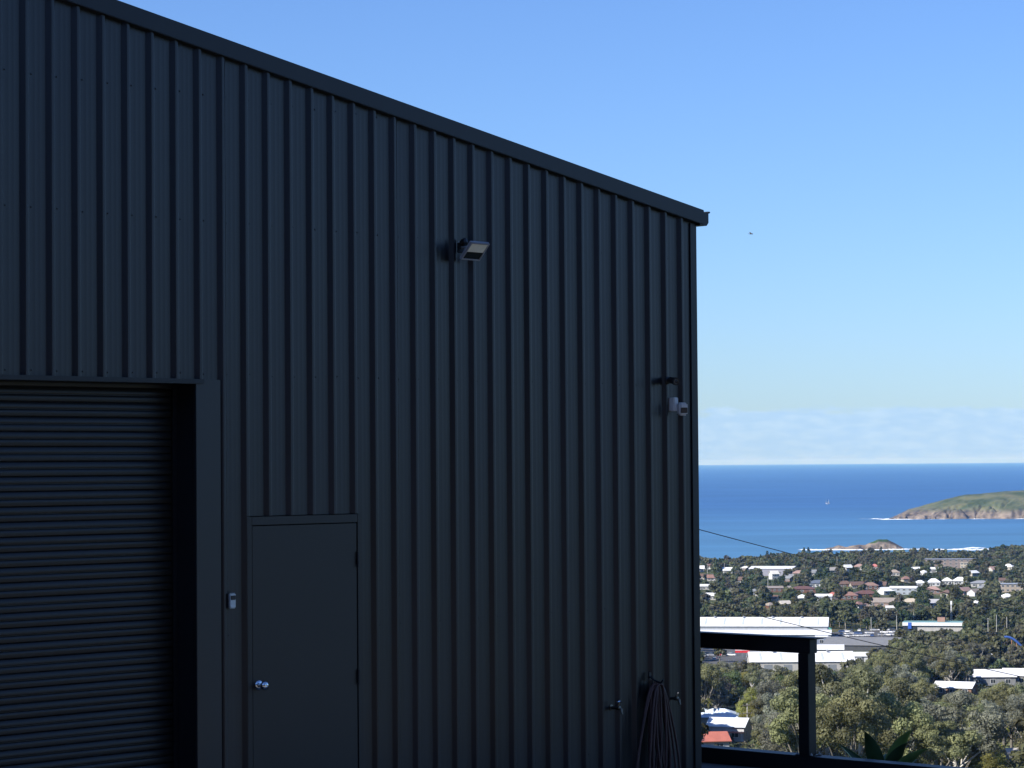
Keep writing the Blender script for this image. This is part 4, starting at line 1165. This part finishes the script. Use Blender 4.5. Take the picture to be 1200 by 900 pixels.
for a, lb_ in ((WA0, 'power pole hidden behind the shed'), (WA1, 'power pole beyond the right picture edge')):
    g = gz(a.x, a.y + 0.3); pole(Vector((a.x, a.y + 0.3, g)), a.z + 0.6 - g, lb_, 1, 'pole')
for i, (px, py, dz, lb_) in enumerate([(700, 817, -0.6, 'first thin wire running left from the two crossarm pole'), (1190, 838, -0.6, 'thin wire running right from the top of the crossarm pole'), (700, 826, -2.7, 'lower thin wire running left from the two crossarm pole'), (1190, 850, -2.7, 'lower thin wire running right from the crossarm pole')]):
    q = ray_at(px, py, math.hypot(pn.x, pn.y) * (0.92 if px > 900 else 1.05))
    tag(MB().tube(span((pn.x, pn.y, ztn + dz), q, 1.2), 0.03, 5).build('overhead_wire', M['wire'], smooth=True), lb_, 'wire', 'wires from the crossarm pole')

# ------------------------------------------------------------------ planting the slope, the belts and the town
prng = np.random.default_rng(77)
trees = []          # (x, y, z, kind, scale, sx, turn, px, py_base, py_top, distance)
def zone_density(px, py):
    if py > 760: return 1.0
    if py > 738: return 0.42 if px < 1056 else 0.95
    if 706 < py <= 738: return 0.96
    if 668 < py <= 706: return 0.80
    return 1.0
def pick_kind(px, py):
    u = prng.random()
    if py > 760: w = [0.36, 0.28, 0.12, 0.07, 0.12, 0.05, 0.0]
    elif py > 706: w = [0.22, 0.28, 0.06, 0.26, 0.10, 0.08, 0.0]
    elif py > 668: w = [0.18, 0.22, 0.04, 0.36, 0.12, 0.05, 0.03]
    else: w = [0.22, 0.22, 0.0, 0.50, 0.0, 0.04, 0.02]
    return int(np.searchsorted(np.cumsum(w), u))
def try_tree(x, y, kind=None, scale=None):
    d = math.hypot(x, y); z = gz(x, y)
    if z < 3.1 and d > 1500: return
    px, py = pix((x, y, z))
    if not (640 < px < 1330) or py > 1010: return
    if kind is None:
        if prng.random() > zone_density(px, py): return
        kind = min(pick_kind(px, py), 6)
    if scale is None:
        if py > 815: scale = prng.uniform(0.78, 1.45)
        elif py > 760: scale = prng.uniform(0.66, 1.15)
        elif py > 738: scale = prng.uniform(0.5, 0.85)
        elif py > 706: scale = prng.uniform(0.7, 1.1)
        elif py > 668: scale = prng.uniform(0.45, 0.85)
        else: scale = prng.uniform(0.42, 0.8)
        if kind == 6: scale *= 1.15
        if kind == 4: scale *= 0.8
    sx = scale * prng.uniform(0.88, 1.2)
    s_ = F_PX / d
    H = (14.5 if kind in (2, 6) else 12.3) * scale * s_; Rr = 5.0 * sx * s_
    top = py - H
    for fx, fy, fr in FOOT:
        if (x - fx) ** 2 + (y - fy) ** 2 < (fr + 1.5) ** 2: return
    for x0, x1, y0, y1, dd in CLEAR:
        kk = 0.95 if x1 - x0 < 12 and dd < 1000 else 0.6
        soft = 0.28 * (x1 - x0) if dd > 1500 else 0.04 * (x1 - x0)
        if d < dd + 4 and x0 + soft - kk * Rr < px < x1 - soft + kk * Rr and top < y1 - (1.6 if dd > 1500 else 0.8) and py > y0: return
    if abs(x - CORNER.x) < 60 and d < 120: return
    trees.append((x, y, z, kind, scale, sx, prng.uniform(0, 6.28), px, py, top, d))
def scatter(d0, d1, step):
    d = d0
    while d < d1:
        a0, a1 = math.atan((640 - 600) / F_PX), math.atan((1330 - 600) / F_PX)
        n = max(2, int((a1 - a0) * d / step)); off = prng.uniform(0, 1)
        for i in range(n):
            a = a0 + (a1 - a0) * (i + off + prng.uniform(-0.38, 0.38)) / n; dd = d + prng.uniform(-0.4, 0.4) * step
            try_tree(math.sin(a) * dd, math.cos(a) * dd)
        d += step * 0.9
scatter(330, 640, 10.0)
scatter(640, 1080, 9.0)
scatter(1080, 1480, 9.5)
scatter(1480, 2350, 12.0)
scatter(2350, 2900, 10.0)
# a line of tall trees on the shore, and a pair of crests seen against the water
for px in range(896, 1215, 6):
    a = (px - 600) / F_PX; d = float(shore(np.array(a))) - 50
    try_tree(math.sin(a) * d, math.cos(a) * d, 3 if prng.random() < .6 else (0 if prng.random() < .85 else 6), prng.uniform(0.6, 0.95) * (1.3 if px > 1165 else 1.0))
# the 300 that show largest stand as single trees, the rest is one distant wood
in_view = [t for t in trees if 812 < t[7] < 1232 and t[9] < 905 and t[8] > 0]
in_view.sort(key=lambda t: -t[4] * t[5] * (F_PX / t[10]) ** 2)
near = in_view[:300]; near_set = set(id(t) for t in near)
rest = [t for t in trees if id(t) not in near_set]
def where_words(px, py, top):
    my = (py + top) / 2
    if px < 937:
        if my < 800: return 'under the rail'
        if my < 822: return 'high between shed and post'
        return 'low between shed and post' if my > 848 else 'midway between shed and post'
    if px < 1060:
        if my < 800: return 'below the white factory'
        if my < 822: return 'upper slope right of post'
        return 'just above the agave' if my > 850 else 'mid slope right of post'
    if px < 1140:
        if my < 770: return 'below the service building'
        if my < 812: return 'behind the long white roof'
        return 'below the long white roof' if my < 850 else 'lower slope right of agave'
    if my < 785: return 'under the blue tube'
    return 'below the right hand workshops' if my < 845 else 'in the bottom right corner'
made = []
for t in near:
    x, y, z, ki, sc_, sx, turn, px, py, top, d = t
    crown, trunk = tree_variant(ki, int(prng.integers(0, 3)), {'gum': 12000, 'round': 12000, 'tall': 9000, 'pine': 6000, 'bare': 2600}[KINDS[ki][1]], {'gum': 0.145, 'round': 0.155, 'tall': 0.145, 'pine': 0.18, 'bare': 0.15}[KINDS[ki][1]])
    e = empty(KINDS[ki][0], (x, y, z - 0.2), turn)
    e.scale = (sx, sx, sc_)
    inst('trunk', trunk, e); inst('crown', crown, e)
    size = 'big' if sc_ > 1.0 else ('small' if sc_ < 0.78 else 'medium')
    tag(e, None, 'tree', 'trees on the slope and in the near belts')
    made.append((e, '%s %s %s %s' % (size, KINDS[ki][4], KINDS[ki][5], where_words(px, py, top))))
_ph = {e.name: ph for e, ph in made}
rank_labels([e for e, _ in made], lambda o: _ph[o.name])

# merged distant wood
def merged(name, lst, leaf_n, label, cat):
    Vs, Ts = [], []
    tb = MB()
    cache = {}
    g = np.random.default_rng(9)
    for (x, y, z, ki, sc_, sx, turn, px, py, top, d) in lst:
        n = leaf_n(d); key = (ki, int(g.integers(0, 5)), n)
        if key not in cache:
            size = 0.27 * math.sqrt(5200.0 / n) * 1.06
            c, nr, sz, sh, bl = crown_points(900 + key[0] * 37 + key[1], KINDS[ki][1], n, size if KINDS[ki][1] not in ('bare', 'pine') else size * 0.7)
            cache[key] = (leaf_quads(c, nr, sz, np.random.default_rng(key[1])), sh)
        V, sh = cache[key]
        co, si = math.cos(turn), math.sin(turn)
        W = np.empty_like(V)
        W[:, 0] = (V[:, 0] * co - V[:, 1] * si) * sx + x; W[:, 1] = (V[:, 0] * si + V[:, 1] * co) * sx + y; W[:, 2] = V[:, 2] * sc_ + z - 0.2
        Vs.append(W)
        tt = np.ones((len(sh), 4)); tt[:, 0] = sh; tt[:, 1] = g.random(); tt[:, 2] = min(1, max(0, KINDS[ki][6] + g.uniform(-0.12, 0.12)))
        Ts.append(tt)
        tb.tube([(x, y, z - 0.5), (x, y, z + 5.2 * sc_)], [0.3 * sx, 0.16 * sx], 4, cap=False)
    me = quads_mesh(name, np.concatenate(Vs), np.concatenate(Ts), M['wood'])
    o = link(bpy.data.objects.new(name, me)); tag(o, label, cat, kind='stuff')
    tb.build('trunk', M['bark'], o)
M['wood'] = foliage('leaves_wood', None, False)
merged('distant_wood', rest, lambda d: 2600 if d < 700 else (700 if d < 1150 else (420 if d < 1600 else 260)), 'mixed trees covering the town and shore beyond the slope', 'wood')
# unseen trees added behind the camera to block sky and darken the steel ribs
back = []
for i in range(150):
    a = R(prng.uniform(110, 262)); d = prng.uniform(26, 80); x, y = math.sin(a) * d, math.cos(a) * d
    back.append((x, y, gz(x, y), 3, prng.uniform(1.0, 1.4), prng.uniform(1.0, 1.4), prng.uniform(0, 6), 0, 0, 0, d))
merged('unseen_wood', back, lambda d: 500, 'unseen trees added behind the camera to darken the shed ribs', 'wood')
# understorey scrub on the near slope
Vs, Ts = [], []
g = np.random.default_rng(4)
for i in range(5200):
    a = math.atan((g.uniform(780, 1240) - 600) / F_PX); d = 330 + 770 * g.random() ** 1.3
    x, y = math.sin(a) * d, math.cos(a) * d; z = gz(x, y)
    if any((x - fx) ** 2 + (y - fy) ** 2 < (fr * 0.8) ** 2 for fx, fy, fr in FOOT): continue
    n = 16; r = g.uniform(0.7, 2.0)
    dv = g.normal(size=(n, 3)); dv[:, 2] = np.abs(dv[:, 2]); dv /= np.linalg.norm(dv, axis=1)[:, None]
    c = dv * r * np.array([1, 1, 0.9]) + np.array([x, y, z + 0.1])
    nn = dv + g.normal(size=(n, 3)) * 0.5; nn /= np.linalg.norm(nn, axis=1)[:, None]
    Vs.append(leaf_quads(c, nn, g.uniform(0.3, 0.62, n), g))
    tt = np.ones((n, 4)); tt[:, 0] = g.random(n); tt[:, 1] = g.random(); tt[:, 2] = g.uniform(0.1, 0.9); Ts.append(tt)
o = link(bpy.data.objects.new('slope_scrub', quads_mesh('slope_scrub', np.concatenate(Vs), np.concatenate(Ts), M['wood'])))
tag(o, 'low green scrub between the trees of the slope', 'scrub', kind='stuff')
# palm by the near houses
p = hit(829, 852); e = empty('palm_tree', p); tag(e, 'yellow green palm behind the near roofs at the shed corner', 'palm')
d_ = math.hypot(p.x, p.y); top = p.z + 7.0
MB().tube([(0, 0, -0.5), (0.2, 0, 3.5), (0.1, 0, 7.0)], [0.22, 0.17, 0.14], 8).build('trunk', M['bark'], e, smooth=True)
pm = foliage('palm_leaves', (0.17, 0.17, 0.05))
for i in range(13):
    a = i * 2.4; el = 0.2 + 0.9 * ((i * 7) % 13) / 13; vs, fs = [], []
    for k in range(9):
        s_ = k / 8; rr = 2.9 * s_; zz = 7.0 + 2.9 * (el * s_ - 0.95 * s_ * s_); w = 0.42 * math.sin(math.pi * min(0.97, 0.12 + 0.85 * s_))
        cx, cy = math.cos(a) * rr, math.sin(a) * rr; nx, ny = -math.sin(a), math.cos(a)
        vs += [(cx - nx * w, cy - ny * w, zz - 0.35 * w), (cx, cy, zz), (cx + nx * w, cy + ny * w, zz - 0.35 * w)]
    for k in range(8): fs += [(3 * k, 3 * k + 1, 3 * k + 4, 3 * k + 3), (3 * k + 1, 3 * k + 2, 3 * k + 5, 3 * k + 4)]
    b = MB(); b.add(vs, fs); b.build('frond', pm, e)
# bare white stag trunk near the agave, seen over the slope
def stag(px, ytop, ybase, label):
    p = hit(px, ybase); d = math.hypot(p.x, p.y); h = (ybase - ytop) / F_PX * d
    e = empty('dead_tree', p); tag(e, label, 'tree', 'bare pale trunks')
    MB().tube([(0, 0, -0.5), (0.1, 0, h * 0.5), (-0.1, 0, h)], [0.34, 0.25, 0.10], 8).build('trunk', M['palebark'], e, smooth=True)
    for k in range(4):
        a = k * 1.9; z0 = h * (0.45 + 0.12 * k)
        MB().tube([(0, 0, z0), (math.cos(a) * 0.9, math.sin(a) * 0.9, z0 + 0.9), (math.cos(a) * 1.3, math.sin(a) * 1.3, z0 + 2.0)], [0.10, 0.06, 0.02], 5).build('limb', M['palebark'], e, smooth=True)
    keep(px - 2, px + 2, ytop, ybase, p)
stag(1003, 856, 893, 'bare pale trunk rising left of the agave')
stag(922, 866, 896, 'bare pale forked trunk left of the post foot')
stag(1077, 826, 850, 'bare pale trunk among the gums above the agave')

# ------------------------------------------------------------------ islands, surf, boats, bird
def rock_material(name, grass, g0, g1):
    m = bpy.data.materials.new(name); m.use_nodes = True
    n, l = m.node_tree.nodes, m.node_tree.links
    p = n['Principled BSDF']; p.inputs['Roughness'].default_value = 0.9; p.inputs['Specular IOR Level'].default_value = 0.15
    tc = n.new('ShaderNodeTexCoord'); a = n.new('ShaderNodeTexNoise'); a.inputs['Scale'].default_value = 0.05; a.inputs['Detail'].default_value = 8; a.inputs['Roughness'].default_value = 0.65
    l.new(tc.outputs['Object'], a.inputs['Vector'])
    rk = n.new('ShaderNodeValToRGB'); e = rk.color_ramp.elements
    e[0].position, e[0].color = 0.35, (0.038, 0.034, 0.034, 1); e[1].position, e[1].color = 0.68, (0.29, 0.235, 0.185, 1)
    l.new(a.outputs[0], rk.inputs[0])
    gr = n.new('ShaderNodeValToRGB'); e = gr.color_ramp.elements
    e[0].position, e[0].color = 0.40, (grass[0] * 0.42, grass[1] * 0.55, grass[2] * 0.5, 1); e[1].position, e[1].color = 0.58, (*grass, 1)
    q = e.new(0.75); q.color = (grass[0] * 1.35, grass[1] * 1.15, grass[2] * 1.25, 1)
    b = n.new('ShaderNodeTexNoise'); b.inputs['Scale'].default_value = 0.022; b.inputs['Detail'].default_value = 7
    l.new(tc.outputs['Object'], b.inputs['Vector']); l.new(b.outputs[0], gr.inputs[0])
    sp = n.new('ShaderNodeSeparateXYZ'); l.new(tc.outputs['Object'], sp.inputs[0])
    ad = n.new('ShaderNodeMath'); ad.operation = 'MULTIPLY_ADD'; ad.inputs[1].default_value = 16.0
    l.new(a.outputs[0], ad.inputs[0]); l.new(sp.outputs['Z'], ad.inputs[2])
    mr = n.new('ShaderNodeMapRange'); mr.inputs['From Min'].default_value = g0 + 8; mr.inputs['From Max'].default_value = g1 + 8
    l.new(ad.outputs[0], mr.inputs[0])
    ge = n.new('ShaderNodeNewGeometry'); sn = n.new('ShaderNodeSeparateXYZ'); l.new(ge.outputs['Normal'], sn.inputs[0])
    st = n.new('ShaderNodeMapRange'); st.inputs['From Min'].default_value = 0.50; st.inputs['From Max'].default_value = 0.72; l.new(sn.outputs['Z'], st.inputs[0])
    mu = n.new('ShaderNodeMath'); mu.operation = 'MULTIPLY'; l.new(mr.outputs[0], mu.inputs[0]); l.new(st.outputs[0], mu.inputs[1])
    mx = n.new('ShaderNodeMixRGB'); l.new(mu.outputs[0], mx.inputs[0]); l.new(rk.outputs[0], mx.inputs[1]); l.new(gr.outputs[0], mx.inputs[2])
    l.new(mx.outputs[0], p.inputs['Base Color'])
    return m
def fbm(x, y, seed, base, oct_=5):
    g = np.random.default_rng(seed); v = np.zeros_like(x); amp = 1.0; f = base
    for o in range(oct_):
        for k in range(3):
            a = g.uniform(0, 6.28); ph = g.uniform(0, 6.28)
            v += amp * np.sin((x * math.cos(a) + y * math.sin(a)) * f + ph) / 3
        amp *= 0.52; f *= 2.03
    return v
def island(name, label, px, d, xs, hs_, prof_y, prof_h, nx, ny, x0, x1, y0, y1, material, rough, seed):
    a = (px - 600) / F_PX
    loc = Vector((math.sin(a) * d, math.cos(a) * d, 0))
    X, Y = np.meshgrid(np.linspace(x0, x1, nx), np.linspace(y0, y1, ny), indexing='ij')
    ridge = np.interp(X, xs, hs_)
    yy = Y + 9 * rough * fbm(X, Y * 0.3, seed + 3, 0.035)
    h = ridge * np.interp(yy, prof_y, prof_h)
    steep = np.exp(-((h - 0.32 * ridge) / (0.26 * ridge + 1)) ** 2)
    gully = np.abs(fbm(X, Y * 0.35, seed + 5, 0.075, 4))
    h = h + rough * (fbm(X, Y, seed, 0.045) * 1.4 + np.abs(fbm(X, Y, seed + 1, 0.22)) * 2.2 * steep - 10.5 * (1 - np.clip(gully * 2.2, 0, 1)) * steep) * np.clip(h / 4.0, 0, 1)
    h = np.where(h < 0.4, h - 3.0, h)
    V = np.stack([X, Y, h], 2).reshape(-1, 3)
    b = MB(); b.v = [tuple(v) for v in V]
    b.f = [(i * ny + j, (i + 1) * ny + j, (i + 1) * ny + j + 1, i * ny + j + 1) for i in range(nx - 1) for j in range(ny - 1)]; b.m = [0] * len(b.f)
    o = b.build(name, material, smooth=True, angle=50, loc=loc, rot=(0, 0, -a))
    tag(o, label, kind='structure')
    return loc, a, (X, Y, h)
island('headland_island', 'grassy rock sided island rising from the sea at right', 1200, 4470,
       [-238, -226, -212, -182, -155, -130, -114, -80, -48, 0, 120, 260, 330, 380], [1.5, 7.5, 14, 22, 29, 35, 38, 41, 44, 46, 47, 40, 18, 0],
       [0, 6, 16, 40, 75, 150, 210, 260, 300, 330], [0, 0.16, 0.34, 0.50, 0.70, 0.97, 1.0, 0.8, 0.3, 0], 330, 110, -240, 385, -4, 332,
       rock_material('headland_rock', (0.115, 0.124, 0.066), 9, 18), 1.0, 3)
island('rocky_islet', 'low rocky islet with one green hump off the beach', 1010, 2960,
       [-48, -40, -30, -20, -8, 0, 6, 14, 24, 31, 37, 44], [0, 2.2, 4.2, 3.0, 4.8, 4.6, 7.6, 10.4, 10.4, 6.8, 3.6, 0],
       [0, 3, 8, 18, 28, 40, 48], [0, 0.4, 0.75, 1.0, 0.95, 0.4, 0], 190, 90, -50, 46, -2, 50,
       rock_material('islet_rock', (0.060, 0.095, 0.040), 7.2, 8.6), 0.85, 8)
M['foam'] = mat('surf_foam', (0.82, 0.84, 0.85), 0.8, 0, 0.04, 0.3)
def surf(label, segs, seed):
    """segs: (px0, px1, distance, depth, count) of low broken crests of white water"""
    g = random.Random(seed); b = MB()
    for px0, px1, d, dep, n in segs:
        for i in range(n):
            px = g.uniform(px0, px1); dd = d + g.uniform(-dep, dep) * g.random(); a = (px - 600) / F_PX
            cx, cy = math.sin(a) * dd, math.cos(a) * dd; L = g.uniform(2.0, 8.0) * dd / 3000; W = g.uniform(0.8, 3.2); hh = g.uniform(0.15, 0.9)
            m = 7; vs = [(cx, cy, hh)]
            for k in range(m):
                w = 2 * math.pi * k / m; q = g.uniform(0.6, 1.2); vs.append((cx + math.cos(w) * L * q, cy + math.sin(w) * W * q, 0.03))
            b.add(vs, [(0, 1 + k, 1 + (k + 1) % m) for k in range(m)])
    o = b.build('surf', M['foam'], smooth=True, angle=180); tag(o, label, 'surf', kind='stuff')
surf('white surf round the rocky islet', [(938, 985, 2954, 16, 46), (960, 1048, 2946, 9, 52), (1035, 1066, 2962, 12, 34), (960, 1055, 2956, 6, 30)], 1)
surf('white surf along the beach', [(1085, 1150, 2945, 30, 40), (1060, 1100, 2960, 10, 12), (1120, 1150, 3000, 30, 16)], 2)
surf('white surf at the foot of the headland island', [(1028, 1062, 4462, 20, 70), (1060, 1100, 4466, 4, 6), (1005, 1040, 4510, 20, 10), (1130, 1145, 4468, 4, 5), (1165, 1210, 4470, 4, 8)], 3)
def yacht(px, py, label, turn):
    d = CAM.z / ((py - pix(ray_at(px, EYE_Y, 1000))[1]) / F_PX)
    p = ray_at(px, py, d); p.z = 0
    e = empty('yacht', p, turn); tag(e, label, 'yacht', 'yachts at sea')
    b = MB(); n = 9; vs = []
    for i in range(n):
        t = i / (n - 1); x = -4.6 + 9.2 * t; w = 1.45 * math.sin(math.pi * (0.18 + 0.82 * (1 - t) if t > 0.4 else 0.18 + 0.82 * 0.6)) if t < 1 else 0.05
        w = max(0.06, 1.5 * (1 - t ** 3) * (0.75 + 0.25 * min(1, t * 3)))
        vs += [(x, -w, 1.0 + 0.35 * t), (x, w, 1.0 + 0.35 * t), (x, 0.55 * w, -0.3), (x, -0.55 * w, -0.3)]
    fs = [(4 * i + k, 4 * i + (k + 1) % 4, 4 * i + 4 + (k + 1) % 4, 4 * i + 4 + k) for i in range(n - 1) for k in range(4)] + [(3, 2, 1, 0), tuple(4 * (n - 1) + k for k in range(4))]
    b.add(vs, fs); b.build('hull', cm('boat', WHITE), e, smooth=True)
    MB().box(-2.2, 1.2, -0.8, 0.8, 1.1, 1.7).build('cabin', cm('boat', OFFW), e, bevel=0.15)
    MB().tube([(0.4, 0, 1.0), (0.4, 0, 12.5)], [0.09, 0.05], 8).build('mast', M['galv'], e, smooth=True)
    MB().tube([(0.4, 0, 2.1), (-3.9, 0.2, 2.1)], 0.06, 6).build('boom', M['galv'], e, smooth=True)
    sm = cm('sail', (0.8, 0.8, 0.78))
    def sail(nm, a_, b_, c_, belly):
        vs, fs, K = [], [], 6
        A_, B_, C_ = Vector(a_), Vector(b_), Vector(c_)
        for i in range(K + 1):
            for j in range(K + 1):
                u_, v_ = i / K, j / K
                q = (A_ * (1 - u_) + B_ * u_) * (1 - v_) + C_ * v_; q.y += belly * math.sin(math.pi * u_) * (1 - v_)
                vs.append(q)
        for i in range(K):
            for j in range(K): fs.append((i * 7 + j, (i + 1) * 7 + j, (i + 1) * 7 + j + 1, i * 7 + j + 1))
        b = MB(); b.add(vs, fs); b.build(nm, sm, e, smooth=True, angle=180)
    sail('mainsail', (0.3, 0, 2.2), (-3.8, 0.2, 2.2), (0.35, 0, 12.2), 0.6)
    sail('jib', (4.5, 0, 1.5), (0.6, 0.5, 1.9), (0.5, 0, 11.2), 0.5)
yacht(968.5, 592.5, 'white yacht under sail, left of the two at sea', 1.2)
yacht(971.0, 593.2, 'white yacht under sail, right of the two at sea', 0.5)
# bird
c = ray_at(880, 274, 420); e = empty('bird', c, R(15)); tag(e, 'small dark bird soaring in the blue sky', 'bird')
bm_ = mat('feathers', (0.05, 0.045, 0.04), 0.8)
b = MB(); b.lathe([(-0.32, 0.01), (-0.22, 0.05), (-0.02, 0.09), (0.16, 0.07), (0.24, 0.055), (0.30, 0.045), (0.35, 0.012)], (0, 0, 0), (1, 0.1, 0.05), 10)
for sg in (-1, 1):
    pts = [(0.12, 0.05), (0.16, 0.35), (0.06, 0.68), (-0.05, 0.72), (-0.10, 0.36), (-0.10, 0.05)]
    z = lambda y: 0.03 + 0.16 * y - 0.10 * y * y
    top = [(x, sg * y, z(y) + 0.012) for x, y in pts]; bot = [(x, sg * y, z(y) - 0.008) for x, y in pts]
    n = len(pts); b.add(top + bot, [tuple(range(n)), tuple(range(2 * n - 1, n - 1, -1))] + [(i, (i + 1) % n, n + (i + 1) % n, n + i) for i in range(n)])
b.add([(-0.25, -0.03, 0), (-0.25, 0.03, 0), (-0.48, 0.10, -0.01), (-0.48, -0.10, -0.01), (-0.25, -0.03, 0.015), (-0.25, 0.03, 0.015), (-0.48, 0.10, 0.0), (-0.48, -0.10, 0.0)],
      [(0, 1, 2, 3), (7, 6, 5, 4), (0, 4, 5, 1), (1, 5, 6, 2), (2, 6, 7, 3), (3, 7, 4, 0)])
b.build('body', bm_, e, smooth=True, rot=(R(20), 0, 0))

# ------------------------------------------------------------------ haze: blue coastal air over land and sea
HAZE_ON = True
if HAZE_ON:
    b = MB(); b.box(-90000, 90000, -90000, 90000, -14, 158)
    hm = bpy.data.materials.new('coastal_air'); hm.use_nodes = True
    n, l = hm.node_tree.nodes, hm.node_tree.links; n.clear()
    out = n.new('ShaderNodeOutputMaterial'); pv = n.new('ShaderNodeVolumePrincipled')
    pv.inputs['Color'].default_value = (0.20, 0.46, 1.0, 1); pv.inputs['Density'].default_value = 2.7e-5
    pv.inputs['Absorption Color'].default_value = (1, 1, 1, 1); pv.inputs['Anisotropy'].default_value = 0.0
    l.new(pv.outputs[0], out.inputs['Volume'])
    tag(b.build('haze', hm), 'thin blue haze over the coast', 'haze', kind='stuff')
